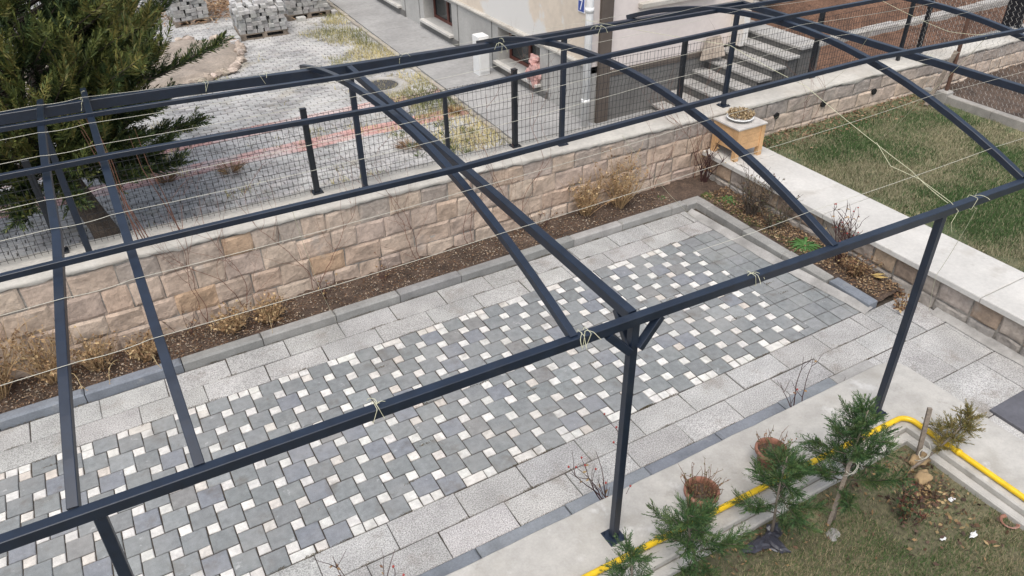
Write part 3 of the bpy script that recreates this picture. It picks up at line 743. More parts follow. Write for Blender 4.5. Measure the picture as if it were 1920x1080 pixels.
# ------------------------------------------------------------------ house
XF, YF, HZ = 6.85, 9.70, 5.5
ho = thing('house', (XF, YF, 0), 'cream rendered house with grey plinth, basement windows and white downpipe at its corner', 'house')
WIN = [(11.15, 12.65, .38, 1.0), (14.62, 16.05, .38, 1.0), (17.4, 18.8, .38, 1.0)]
m = MB(); m.box((XF+.03, YF+.03, 1.06), (9.78, 26, HZ)); build('side_wall', m, MAT['cream'], ho)
m = MB(); m.box((6.88, YF+.0, .955), (9.78, YF+.028, HZ)); build('front_wall', m, MAT['pinkish'], ho)
m = MB(); prev = YF+.0
PT = 1.06
for (a, b, z0, z1) in WIN:
    m.box((XF, prev, 0), (XF+.35, a, PT)); m.box((XF, a, 0), (XF+.35, b, z0)); m.box((XF, a, z1), (XF+.35, b, PT)); prev = b
m.box((XF, prev, 0), (XF+.35, 26, PT))
build('plinth', m, MAT['plinth'], ho)
for (a, b, z0, z1) in WIN:                   # dark joints framing each window bay
    for y in (a-.30, b+.22): m = MB(); m.box((XF-.003, y, .1), (XF+.01, y+.035, PT-.004)); build('bay_joint', m, MAT['joint_and_shade'], ho)
    m = MB(); m.box((XF-.02, a-.262, .1), (XF-.0005, b+.217, z0-.075)); build('bay_panel', m, MAT['joint_and_shade'], ho)
m = MB(); m.box((XF-.035, YF+.03, PT+.002), (XF+.10, 26, PT+.05), bev=.02); build('plinth_ledge', m, MAT['coping'], ho)
m = MB(); m.box((7.25, YF-.03, 0), (9.55, YF+.02, .86)); build('front_plinth', m, MAT['joint_and_shade'], ho)  # shaded front: darker grey than the side plinth carries the shade
m = MB(); m.box((7.25, YF-.045, .862), (9.6, YF+.01, .95), bev=.01); build('front_plinth_band', m, MAT['umber'], ho)
m = MB(); m.box((7.02, YF-.05, 0), (7.245, YF+.025, HZ)); build('pilaster', m, MAT['umber'], ho)
for (a, b, z0, z1) in WIN:
    m = MB(); x = XF+.24; fw = .06
    for (ya, yb, za, zb) in ((a, a+fw, z0, z1), (b-fw, b, z0, z1), ((a+b)/2-.035, (a+b)/2+.035, z0, z1)): m.box((x, ya, za), (x+.05, yb, zb), bev=.004)
    m.box((x+.003, a+fw, z0), (x+.047, b-fw, z0+fw)); m.box((x+.003, a+fw, z1-fw), (x+.047, b-fw, z1))
    o = build('window', m, MAT['frame'], ho)
    m = MB(); m.box((x+.022, a+.02, z0+.02), (x+.03, b-.02, z1-.02)); build('pane', m, MAT['glass'], o)
    m = MB(); m.box((XF-.10, a-.05, z0-.055), (XF+.24, b+.05, z0-.003), bev=.006); build('sill', m, MAT['slabcap'], o)
    m = MB(); m.box((XF+.36, a-.3, .1), (XF+.40, b+.3, PT-.03)); build('room_shade_sheet', m, MAT['rubber'], o)  # black sheet stands for the unlit inside behind the pane
m = MB(); m.box((7.75, YF-.10, 1.86), (9.3, YF+.02, 1.93), bev=.01); o = build('front_window_sill', m, MAT['coping'], ho)
m = MB(); m.tube([(6.74, 9.58, .1), (6.755, 9.59, 2.0), (6.77, 9.60, HZ)], .058, 16); m.tube([(6.7401, 9.581, .55), (6.7405, 9.5815, .62)], .068, 16); m.tube([(6.7545, 9.591, 1.95), (6.755, 9.5915, 2.02)], .068, 16); build('downpipe', m, MAT['white'], ho, True)
m = MB(); m.box((9.76, 9.4, 1.0), (9.9, 11.0, HZ)); m.box((9.9, 10.9, 1.0), (11.9, 11.0, HZ)); build('porch_wall', m, MAT['cream'], ho)
m = MB(); m.box((11.35, 10.4, 1.3), (11.6, 10.89, HZ)); build('porch_pillar', m, MAT['plinth'], ho)
# blue house number plate with a white 7
pl = thing('number_plate', (XF, 9.96, 1.97), 'small blue house number plate with a white 7 on the cream wall', 'house number')
m = MB(); m.box((XF+.012, 9.88, 1.85), (XF+.028, 10.06, 2.08), bev=.003); build('plate', m, MAT['lead'], pl)
m = MB(); m.box((XF+.006, 9.895, 1.867), (XF+.0125, 10.045, 2.063)); build('field', m, MAT['blue'], pl)
m = MB(); xq = XF+.003
m.box((xq, 9.93, 2.02), (xq+.004, 10.012, 2.044)); m.bar((xq+.002, 9.943, 2.022), (xq+.002, 9.985, 1.89), .022, .003, upv=(1, 0, 0)); build('numeral', m, MAT['lead'], pl)
# pink sack on the basement sill, white meter box on the sidewalk
m = MB(); sk = MB()
for k, (z, r) in enumerate(((.30, .13), (.42, .16), (.56, .15), (.68, .12), (.74, .17), (.8, .13))): pass
sk.blob((XF-.02, 11.25, .53), (.11, .16, .2), None, 3, .35, 16, 12); sk.blob((XF-.0, 11.32, .74), (.09, .12, .1), None, 5, .45, 14, 10); sk.blob((XF+.02, 11.44, .46), (.09, .13, .12), None, 8, .4, 14, 10)
solo('pink_sack', sk, MAT['pink'], 'crumpled pink sack stuffed on the sill of the nearest basement window', 'sack')
mb = thing('meter_box', (6.52, 12.7, YZ+.07), 'tall white box standing on the sidewalk against the house', 'utility box')
m = MB(); m.box((6.40, 12.58, YZ+.07), (6.62, 12.82, .90), bev=.012); build('body', m, MAT['white'], mb)
m = MB(); m.box((6.42, 12.56, YZ+.14), (6.60, 12.578, .85), bev=.004); build('door', m, MAT['white'], mb)
m = MB(); m.lathe((6.58, 12.556, .74), [(0, 0), (.02, 0), (.02, .004)], 12, axis=(0, -1, 0)); build('lock', m, MAT['rubber'], mb)

# entrance stairs: grey treads climbing to the right
STEPS = [(8.2, .22), (8.47, .37), (8.74, .52), (9.01, .66), (9.29, .80), (9.57, .93), (9.85, 1.06), (10.13, 1.18), (10.62, 1.18)]
sta = thing('entrance_stairs', (8.3, 9, YZ), 'broad grey concrete steps climbing along the house front to its landing', 'stairs')
m = MB()
for (x, z), (x2, z2) in zip(STEPS, STEPS[1:]): m.box((x, 8.46, .0), (x2+(.012 if x2 < 10.5 else 0), 9.69 if x < 9.8 else 10.88, z-.042))
build('riser', m, MAT['joint_and_shade'], sta)  # shade of faces turned from the light is put into this grey
m = MB()
for (x, z), (x2, z2) in zip(STEPS, STEPS[1:]): m.box((x-.022, 8.40, z-.04), (x2-.025, 9.685 if x < 9.8 else 10.87, z), bev=.006)
build('tread', m, MAT['step'], sta)
m = MB(); i = 0
m.v = [(9.60, 9.60, 1.0), (9.93, 9.42, 1.08), (9.98, 9.6, 1.36), (9.75, 9.66, 1.33), (9.64, 9.57, .99), (9.97, 9.39, 1.07), (10.02, 9.60, 1.35), (9.79, 9.68, 1.32)]
m.v = [(x-.55, y-.02, z-.16) for x, y, z in m.v]
for f in ((0, 1, 2, 3), (7, 6, 5, 4), (0, 4, 5, 1), (1, 5, 6, 2), (2, 6, 7, 3), (3, 7, 4, 0)): m.f.append(f); m.c.append((.5, .45, .4))
solo('leaning_slab', m, MAT['beige'], 'broken beige stone slab leaning on the stairs against the house front', 'stone slab')
# brown soil terraces with concrete kerbs to the right of the stairs
s = MB(); sheet(s, 10.64, 22, 7.96, 9.62, lambda x, y: .18+.22*(y-8)+.05*fbm(x, y, 1, 1.5)+.02*fbm(x, y, 2, 8), 90, 20)
sheet(s, 10.64, 22, 9.8, 10.62, lambda x, y: .58+.75*(y-9.85)+.04*fbm(x, y, 1, 1.5)+.02*fbm(x, y, 2, 8), 90, 16); struct('soil_terraces', s, MAT['soil_red'], True)
s = MB(); x = 10.66
while x < 21: s.box((x, 9.62, .2), (x+.88, 9.82, .66+R.uniform(-.02, .02)), jit((.36, .34, .31), .1), bev=.02); x += .9
x = 10.66
while x < 21: s.box((x, 10.62, .5), (x+1.18, 10.80, 1.28), jit((.38, .365, .34), .1), bev=.02); x += 1.2
struct('terrace_kerbs', s, MAT['kerb'])
s = MB(); s.box((12.26, 10.81, .6), (22, 16, 1.27)); struct('upper_walk', s, MAT['walk'])

# ------------------------------------------------------------------ conifers
def spray(mb, p, dr, L, n, cols, lw=.011, ll=.075, spread=.62, flat=None):
    dr = dr.normalized(); nrm = flat or Vector((R.uniform(-1, 1), R.uniform(-1, 1), R.uniform(-1, 1)))
    sd = dr.cross(nrm)
    if sd.length < .05: sd = dr.cross(Vector((1, .2, 0)))
    sd.normalize(); bn = dr.cross(sd)
    for k in range(n):
        t = (k+R.random())/n; q = p+dr*L*t
        a = R.uniform(-.5, .5)+(math.pi if k % 2 else 0)
        side = sd*math.cos(a)+bn*math.sin(a)*.7
        dv = dr*(1-spread*(1-.5*t))+side*spread*(1-.55*t)
        mb.leaf(q, dv, ll*(1.15-.6*t)*R.uniform(.7, 1.25), lw, jit(R.choice(cols), .18))
    mb.leaf(p, dr, L*1.08, lw*1.1, jit(cols[0], .15))
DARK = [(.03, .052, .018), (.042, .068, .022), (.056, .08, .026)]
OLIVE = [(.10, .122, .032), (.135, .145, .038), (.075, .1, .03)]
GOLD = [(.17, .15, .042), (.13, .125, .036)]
tr = thing('conifer_tree', (-.42, 9.95, 0), 'large dense dark green conifer with a leaning trunk behind the fence', 'tree')
m = MB(); trunk = [(-.28, 9.35, .05), (-.40, 9.62, .45), (-.55, 9.85, .9), (-.85, 10.2, 1.6), (-1.05, 10.5, 2.6), (-1.15, 10.6, 3.8), (-1.2, 10.7, 5.0)]
m.tube(trunk, [.185, .14, .13, .12, .10, .07, .03], 14); build('trunk', m, MAT['bark'], tr, True)
cr_ = MB(); lim = MB()
CXx, CYy, CZz = -.88, 10.45, 2.75
def crown_r(az, el):
    k = 1+.30*noise.noise(Vector((math.cos(az)*1.6, math.sin(az)*1.6, el*2.2)))+.12*noise.noise(Vector((math.cos(az)*5, math.sin(az)*5, el*5)))
    return k
nl = 0
for _ in range(620):
    az = R.uniform(-math.pi, math.pi); el = math.asin(R.uniform(-.92, .95))
    if math.sin(az) > .55 and R.random() < .6: continue
    if math.cos(az) < -.6 and R.random() < .45: continue
    k = crown_r(az, el)*R.uniform(.80, 1.02)
    dv = Vector((math.cos(az)*math.cos(el)*2.05, math.sin(az)*math.cos(el)*1.75, math.sin(el)*2.25))
    tip = Vector((CXx, CYy, CZz))+dv*k
    if tip.z < .98+.25*max(0, -tip.x-.2)*0: continue
    if tip.y < 8.25: tip.y = 8.25+R.uniform(0, .3)
    base = Vector((CXx+.1, CYy, max(.9, min(4.6, tip.z-.7-.35*R.random()))))
    base = base.lerp(tip, .15); mid = base.lerp(tip, .55)-Vector((0, 0, .10)); pts = [base, mid, tip]
    lim.tube(pts, [.014, .009, .003], 4, cap=False)
    bright = R.random(); up_k = .45+.5*R.random()
    for q in range(13):
        t = .30+.70*(q/12)
        p0 = mid.lerp(tip, (t-.55)/.45) if t > .55 else base.lerp(mid, t/.55)
        out = (tip-base).normalized()
        dd = (out+Vector((R.uniform(-.6, .6), R.uniform(-.6, .6), up_k+R.uniform(-.35, .35)))).normalized()
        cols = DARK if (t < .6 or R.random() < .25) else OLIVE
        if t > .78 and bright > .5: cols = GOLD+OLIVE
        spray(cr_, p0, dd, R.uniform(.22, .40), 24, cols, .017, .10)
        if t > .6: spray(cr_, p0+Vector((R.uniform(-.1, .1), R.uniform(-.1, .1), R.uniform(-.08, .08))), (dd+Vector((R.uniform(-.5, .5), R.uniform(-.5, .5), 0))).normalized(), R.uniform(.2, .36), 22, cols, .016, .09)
# the long free branches on the right side
for (b, t2) in (((-.2, 10.4, 1.75), (1.62, 10.5, 2.12)), ((-.3, 10.3, 1.3), (1.05, 10.2, 1.25)), ((-.2, 10.3, 2.2), (1.25, 10.6, 2.75)), ((-.4, 10, 1.1), (.66, 9.75, .95)), ((-.4, 10, 1.1), (.62, 9.6, 1.3)), ((-.3, 10, 1.5), (.78, 9.9, 1.75)), ((-.6, 9.8, 1.2), (.15, 9.2, 1.15)), ((-.6, 9.9, 1.5), (.3, 9.3, 1.5)), ((-.8, 9.9, 1.3), (-.5, 9.0, 1.1)), ((-.9, 9.9, 1.2), (-1.1, 8.95, 1.05)), ((-.5, 9.9, 1.9), (.55, 9.5, 1.75)), ((-.5, 10, 1.25), (.45, 9.9, 1.05)), ((-.7, 9.9, 1.7), (-.1, 9.0, 1.55))):
    b, t2 = Vector(b), Vector(t2); lim.tube([b, b.lerp(t2, .55)-Vector((0, 0, .12)), t2], [.03, .018, .005], 5, cap=False)
    for q in range(70):
        t = .1+.9*q/69; p0 = b.lerp(t2, t)-Vector((0, 0, .12*4*t*(1-t)))
        dd = ((t2-b).normalized()*.8+Vector((R.uniform(-.5, .5), R.uniform(-.5, .5), R.uniform(-.1, .75)))).normalized()
        spray(cr_, p0, dd, R.uniform(.2, .38)*(1.1-.4*t), 22, (DARK+DARK+OLIVE), .016, .09)
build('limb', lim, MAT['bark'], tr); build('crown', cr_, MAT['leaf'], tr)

SAP = [(.03, .07, .024), (.046, .095, .028), (.062, .112, .034)]
SAPT = [(.06, .095, .03), (.075, .11, .035)]
def sapling(x, y, z, top, H, nb, rmax, label, cols=SAP, tips=SAPT, seed=0, sweep=None, low=.3, dens=1.0):
    rt = thing('conifer_sapling', (x, y, z), label, 'young conifer', 'young conifers in the near lawn')
    base = Vector((x, y, z)); tp = Vector(top); m = MB()
    axis = [base.lerp(tp, t)+Vector((.02*math.sin(t*5+seed), .02*math.cos(t*4+seed), 0)) for t in (0, .25, .5, .75, 1)]
    m.tube(axis, [.012, .011, .009, .006, .003], 8); build('stem', m, MAT['oldwood'], rt, True)
    f = MB(); tw = MB()
    for k in range(nb):
        t = low+(1-low)*(k+R.random()*.6)/nb; p0 = base.lerp(tp, t); az = k*2.4+seed+R.uniform(-.4, .4)
        L = rmax*(1.05-.88*max(0, t-.35)/.65)*R.uniform(.65, 1.15)
        dr = Vector((math.cos(az), math.sin(az), R.uniform(.05, .35)+1.2*max(0, t-.7)))
        if sweep: dr += Vector(sweep)
        dr.normalize(); tip = p0+dr*L+Vector((0, 0, .25*L*L)); tw.tube([p0, p0.lerp(tip, .5)-Vector((0, 0, .02)), tip], [.005, .003, .0015], 4, cap=False)
        ns = int(40*dens*max(.5, L/.3))
        for q in range(ns):
            u = .12+.88*q/ns; p1 = p0.lerp(tip, u)-Vector((0, 0, .02*4*u*(1-u))); a2 = R.uniform(0, 6.283)
            dd = (dr*.9+Vector((math.cos(a2), math.sin(a2), math.sin(a2*1.7)*.6))*.7+Vector((0, 0, .15))).normalized()
            spray(f, p1, dd, R.uniform(.08, .15)*(1.15-.35*u), 16, (tips if R.random() < .15+.25*u else cols), .0054, .04, .6)
    build('twig', tw, MAT['bark'], rt); build('foliage', f, MAT['leaf'], rt); return rt
GZ = LG0
sapling(2.70, 2.25, GZ, (2.58, 2.30, .96), .8, 16, .40, 'young dark green conifer in front of the left terracotta pot', seed=1)
sapling(3.41, 2.25, GZ, (3.44, 2.28, 1.02), .85, 16, .38, 'young dark green conifer with grey plastic round its foot, before the right terracotta pot', seed=2.2)
sapling(3.93, 2.10, GZ, (4.14, 2.24, 1.18), .95, 24, .44, 'fullest young conifer leaning right across the yellow pipe, tied to a stake', seed=4.1, sweep=(.1, .25, .1))
sapling(2.05, 2.18, GZ, (2.10, 2.28, .98), .7, 11, .2, 'thin young conifer tip at the foot of the middle post', seed=5.3, dens=.8)
sapling(1.42, 2.02, GZ, (1.50, 2.05, .72), .45, 10, .24, 'small young conifer beside a wooden stake at the bottom of the picture', seed=3.3, dens=.8)
sapling(4.80, 2.12, GZ, (5.42, 2.10, .62), .5, 12, .2, 'yellowed half dead conifer seedling bent over the yellow pipe', cols=[(.16, .13, .035), (.2, .15, .05), (.12, .11, .035)], tips=[(.24, .19, .06), (.1, .11, .03)], seed=.7, low=.45, dens=.8, sweep=(.5, .0, .1))
def stake(p, q, w2, label):
    m = MB(); m.bar(p, q, w2, w2*.75); solo('wooden_stake', m, MAT['oldwood'], label, 'stake', 'stakes beside the saplings')
stake((4.98, 2.16, GZ-.05), (5.06, 2.26, .74), .034, 'bare leaning wooden stake in the terrace corner by the yellowed seedling')
stake((3.85, 2.08, GZ-.05), (4.0, 2.16, .86), .028, 'thin wooden stake tied to the fullest conifer sapling')
stake((2.06, 2.2, GZ-.05), (2.07, 2.24, .60), .03, 'short wooden stake beside the yellow pipe at the middle post sapling')
stake((1.36, 2.05, GZ-.05), (1.34, 2.08, .60), .04, 'short pale wooden stake at the bottom edge beside the smallest conifer')
# tying cord on the saplings, plastic sheet round one foot
for (x, y, z, lab) in ((3.97, 2.13, .72, 'loop of white cord tying the fullest conifer to its stake'), (2.07, 2.21, .52, 'loop of white cord on the short stake beside the pipe'), (4.95, 2.13, .34, 'white cord knotted at the foot of the leaning stake')):
    m = MB(); pts = []
    for k in range(22): a = k*.62; pts.append((x+.035*math.cos(a)+.008*k*.2, y+.035*math.sin(a), z+.004*k-.05*math.sin(k*.5)))
    m.tube(pts, .003, 5); solo('tie_cord', m, MAT['whitewire'], lab, 'cord', 'white tie cords on the saplings')
m = MB(); m.blob((3.30, 2.22, GZ+.02), (.15, .05, .03), None, 2, .5, 14, 8); m.blob((3.38, 2.16, GZ+.02), (.05, .1, .03), None, 6, .5, 14, 8); m.blob((3.45, 2.24, GZ+.035), (.06, .05, .05), None, 4, .5, 14, 8)
solo('plastic_sheet', m, MAT['plasticbag'], 'crumpled dark grey plastic wrapped around a sapling foot', 'plastic sheet')

# ------------------------------------------------------------------ terracotta pots
def pot(x, y, r, h, label, fill, tilt=0):
    rt = thing('flower_pot', (x, y, .35), label, 'flower pot', 'terracotta pots on the terrace')
    m = MB(); m.lathe((x, y, .351), [(0, 0), (r*.66, 0), (r*.93, h*.8), (r*1.04, h*.8), (r*1.08, h*.84), (r*1.08, h*.97), (r*1.04, h), (r*.92, h), (r*.9, h*.8), (r*.86, h*.74)], 40); build('pot', m, MAT['terra'], rt, True)
    m = MB(); m.lathe((x, y, .351), [(0, h*.8), (r*.5, h*.79), (r*.9, h*.76)], 24); build('earth', m, MAT['soil'], rt)
    m = MB()
    for _ in range(fill):
        a, q = R.uniform(0, 6.283), r*.75*R.random()**.5; px, py = x+q*math.cos(a), y+q*math.sin(a)
        pp = Vector((px, py, .35+h*.78)); pts = [pp]; dv = Vector((math.cos(a)*.5, math.sin(a)*.5, 1)).normalized()
        for k in range(5): dv = (dv+Vector((R.uniform(-.35, .35), R.uniform(-.35, .35), R.uniform(-.1, .1)))).normalized(); pp = pp+dv*R.uniform(.02, .05); pts.append(pp)
        m.tube(pts, [.0022]*5+[.001], 4, c=jit((.15, .085, .05), .3), cap=False)
        for k in range(3): m.leaf(R.choice(pts), Vector((R.uniform(-1, 1), R.uniform(-1, 1), R.uniform(-.5, 1))), .02, .012, jit(R.choice([(.2, .11, .06), (.12, .11, .05)]), .2))
    build('dry_plant', m, MAT['dry'], rt)
pot(3.06, 2.645, .122, .22, 'left terracotta pot holding brown dried stems, on the terrace', 60)
pot(3.83, 2.70, .118, .19, 'right terracotta pot partly hidden by a conifer sapling', 40)

# ------------------------------------------------------------------ yellow gas pipe
gp = thing('gas_pipe', (5.24, 2.50, .37), 'bright yellow gas pipe following the inner edge of the terrace', 'gas pipe')
pts = [(-4.2, 2.57, .378), (2.0, 2.57, .378), (4.0, 2.53, .378), (5.12, 2.50, .378)]
for k in range(9):
    a = math.pi/2*(1-k/8); pts.append((5.13+.10*math.cos(a), 2.40+.10*math.sin(a), .378))
pts += [(5.235, 1.6, .378), (5.235, -1.5, .378)]
m = MB(); m.tube(pts, .0235, 16); build('pipe', m, MAT['yellow'], gp, True)
m = MB(); m.tube([(5.235, 2.02, .378), (5.235, 1.99, .378)], .029, 16); build('sleeve', m, MAT['yellow'], gp, True)
m = MB(); m.tube([(2.6, 2.565, .378), (2.63, 2.565, .378)], .029, 16); build('sleeve', m, MAT['yellow'], gp, True)

# ------------------------------------------------------------------ wooden planter and its bowl
pw = thing('wooden_planter', (7.65, 7.15, .45), 'square pine planter box on legs standing at the end of the coping wall', 'planter')
px0, px1, py0, py1, pz0, pz1 = 7.37, 7.87, 6.88, 7.36, .452, .92
for lx, ly in ((px0, py0), (px1-.07, py0), (px0, py1-.07), (px1-.07, py1-.07)):
    m = MB(); m.box((lx, ly, pz0), (lx+.07, ly+.07, pz1-.012), bev=.004); build('leg', m, MAT['pine'], pw)
for k in range(3):
    za = pz0+.14+k*.104; zb = za+.099
    for a, b in (((px0+.07, py0+.012, za), (px1-.07, py0+.034, zb)), ((px0+.07, py1-.034, za), (px1-.07, py1-.012, zb)), ((px0+.012, py0+.07, za), (px0+.034, py1-.07, zb)), ((px1-.034, py0+.07, za), (px1-.012, py1-.07, zb))):
        m = MB(); m.box(a, b, bev=.004); build('board', m, MAT['pine'], pw)
m = MB(); m.box((px0-.012, py0-.012, pz1-.0115), (px1+.012, py1+.012, pz1+.012), bev=.004); build('top_panel', m, MAT['greytop'], pw)
bw = thing('plant_bowl', (7.62, 7.14, pz1), 'round white bowl of dried brown plants on the pine planter', 'bowl')
m = MB(); m.lathe((7.62, 7.14, pz1+.013), [(0, 0), (.12, 0), (.165, .035), (.185, .04), (.188, .048), (.16, .05), (.15, .04)], 36); build('bowl', m, MAT['white'], bw, True)
m = MB()
for _ in range(420):
    a, q = R.uniform(0, 6.283), .15*R.random()**.5; pp = Vector((7.62+q*math.cos(a), 7.14+q*math.sin(a), pz1+.055)); dv = Vector((math.cos(a)*q*5, math.sin(a)*q*5, 1)).normalized()
    hh = R.uniform(.03, .14)*(1.1-q*3); m.leaf(pp, dv, hh, .012, jit(R.choice([(.4, .3, .16), (.28, .19, .1), (.2, .12, .07)]), .2)); m.leaf(pp+dv*hh*.8, Vector((R.uniform(-1, 1), R.uniform(-1, 1), R.uniform(-.2, 1))), .03, .02, jit((.42, .32, .19), .25))
build('dried_plants', m, MAT['dry'], bw)

# ------------------------------------------------------------------ bare roses, dry weeds, vines
def shrub(name, x, y, z, H, nst, lean, label, cat, group, m_, hips=0, leaves=0, leafc=DRYC, rb=.006, seed=0, spread=.5, twigs=3, direction=None, hipr=.009, stemc=(.16, .1, .06)):
    rl = random.Random(seed+11); rt = thing(name, (x, y, z), label, cat, group); st2 = MB(); hp = []; lf = MB()
    for k in range(nst):
        a = rl.uniform(0, 6.283); p0 = Vector((x+.05*math.cos(a)*rl.random(), y+.05*math.sin(a)*rl.random(), z-.02))
        dv = Vector((math.cos(a)*spread*rl.uniform(.3, 1), math.sin(a)*spread*rl.uniform(.3, 1), 1))
        if direction: dv += Vector(direction)
        dv.normalize(); h = H*rl.uniform(.55, 1.05); n = 8; pts = [p0]; pp = p0
        for q in range(n):
            dv = (dv+Vector((rl.uniform(-.2, .2), rl.uniform(-.2, .2), rl.uniform(-.04, .12)))+Vector(lean)*.06).normalized(); pp = pp+dv*h/n; pts.append(pp)
        st2.tube(pts, [rb*(1-.75*q/n) for q in range(n+1)], 5, c=jit(stemc, .3), cap=False)
        ends = [pts[-1]]
        for _ in range(twigs):
            b0 = rl.randint(2, n-1); p1 = pts[b0]; d2 = (dv+Vector((rl.uniform(-1, 1), rl.uniform(-1, 1), rl.uniform(0, .6)))).normalized(); tp = [p1]
            for q in range(4): d2 = (d2+Vector((rl.uniform(-.3, .3), rl.uniform(-.3, .3), rl.uniform(-.1, .25)))).normalized(); p1 = p1+d2*h*rl.uniform(.05, .11); tp.append(p1)
            st2.tube(tp, [rb*.45, rb*.4, rb*.3, rb*.25, rb*.18], 4, c=jit(mul(stemc, 1.1), .3), cap=False); ends.append(p1)
            pts += tp
        for e in ends:
            if rl.random() < hips: hp.append(e)
        for _ in range(leaves):
            e = rl.choice(pts[2:]); c = rl.choice(leafc)
            lf.leaf(e, Vector((rl.uniform(-1, 1), rl.uniform(-1, 1), rl.uniform(-.9, .5))), rl.uniform(.025, .055), rl.uniform(.012, .026), jit(c, .25))
    build('stems', st2, m_, rt)
    for e in hp:
        h1 = MB(); h1.blob(e, (hipr, hipr, hipr*1.15), None, 1, .2, 8, 6); build('hip', h1, MAT['hip'], rt, True)
    if lf.v: build('dry_leaves', lf, MAT['dry'], rt)
    return rt
GR = 'bare rose bushes'
shrub('rose_bush', 2.66, 3.13, .03, .80, 7, (-.3, .4, 0), 'bare rose bush with red hips beside the middle near post', 'rose bush', GR, MAT['cane'], .5, 3, rb=.007, seed=1, spread=.5, direction=(0, .2, 0))
shrub('rose_bush', 4.70, 3.13, .03, .72, 4, (0, .4, 0), 'sparse rose canes growing from the kerb left of the right near post', 'rose bush', GR, MAT['cane'], .25, 1, rb=.0065, seed=23, spread=.6, twigs=2)
shrub('rose_bush', .62, 3.13, .03, .9, 5, (-.2, .4, 0), 'bare rose canes with one red hip at the bottom of the paving', 'rose bush', GR, MAT['cane'], .4, 5, rb=.007, seed=5, spread=.5)
shrub('rose_bush', 5.05, 3.13, .03, .45, 2, (.2, .3, 0), 'two short dark rose canes at the end of the blue kerb', 'rose bush', GR, MAT['cane'], .1, 0, rb=.005, seed=9, spread=.5, twigs=1)
GB = 'bare bushes in the right bed'
shrub('bare_bush', 7.06, 6.15, .06, .68, 30, (0, 0, 0), 'dense bare bush standing under the third rafter in the right bed', 'bush', GB, MAT['bark'], .0, 10, [(.12, .085, .05), (.09, .085, .045), (.16, .1, .06)], rb=.0075, seed=3, spread=.55, twigs=5)
shrub('bare_bush', 7.06, 5.72, .06, .5, 20, (0, 0, 0), 'low tangled bush right of the dense one in the right bed', 'bush', GB, MAT['bark'], .0, 14, [(.1, .09, .05), (.075, .085, .04), (.14, .1, .06)], rb=.0065, seed=4, spread=.8, twigs=5)
shrub('bare_bush', 7.12, 4.75, .06, .95, 9, (0, 0, 0), 'tall thin bush with dark buds in front of the coping wall', 'bush', GB, MAT['cane'], .2, 5, rb=.009, seed=6, spread=.28, twigs=6)
shrub('bare_bush', 7.08, 4.5, .06, .35, 26, (0, 0, 0), 'low clump of brown dry stalks at the end of the right bed', 'bush', GB, MAT['dry'], .0, 12, DRYC, rb=.004, seed=7, spread=.9, twigs=4)
shrub('bare_bush', 7.18, 7.22, .06, .8, 9, (0, 0, 0), 'dark bare canes in the corner below the pine planter', 'bush', GB, MAT['cane'], .0, 4, rb=.009, seed=8, spread=.3, twigs=4)
shrub('bare_bush', 7.05, 3.82, .0, .22, 16, (0, 0, 0), 'small dry tuft between the end kerb and the low wall', 'bush', GB, MAT['dry'], .0, 10, DRYC, rb=.004, seed=18, spread=1.0, twigs=3)
GD = 'dried weeds in the back bed'
for (x, y, H, n, lab, sd2) in ((-1.62, 7.22, .8, 44, 'tall rust brown dried weed at the left end of the back bed', 1), (-1.15, 7.18, .7, 40, 'matted tan weed left of the first rafter pair', 2), (-.75, 7.15, .5, 34, 'brown weed clump spilling over the bluish kerb', 3), (-.32, 7.12, .36, 34, 'low tan weed drooping over the kerb beside the first rafter', 4),
        (.55, 7.12, .32, 44, 'low tan weed clump by the kerb right of the first rafter', 5), (.95, 7.12, .3, 44, 'rounded tan weed clump where the twine meets the kerb', 6), (-2.0, 7.2, .85, 44, 'tallest tan weed clump cut by the left edge of the picture', 9), (5.2, 7.28, .62, 44, 'straw coloured grass clump at the wall near the third rafter', 7), (5.72, 7.24, .78, 42, 'tall straw coloured weed beside the kerb near the bed corner', 8)):
    shrub('dried_weed', x, y, .05, H, n, (0, -.3, 0) if H < .35 else (0, -.1, 0), lab, 'dried weed', GD, MAT['dry'], .0, 12, [(.36, .235, .12), (.46, .33, .18), (.24, .145, .075), (.15, .09, .05)], rb=.0055, stemc=(.38, .26, .14), seed=40+sd2, spread=.9 if H < .5 else .55, twigs=5)
for (x, y, H, n, lab, sd2) in ((.12, 7.3, .42, 7, 'dark red stems rising against the wall by the first rafter', 1), (1.62, 7.25, .3, 9, 'dark twiggy seedling in the soil under the purlin', 2), (2.3, 7.2, .32, 8, 'bare twiggy plant in the back bed left of the second rafter', 3), (4.5, 7.3, .5, 6, 'thin bare stems against the wall before the straw clumps', 4)):
    shrub('bare_plant', x, y, .05, H, n, (0, 0, 0), lab, 'bare plant', 'bare plants in the back bed', MAT['cane'], .0, 3, rb=.004, seed=60+sd2, spread=.7, twigs=3)
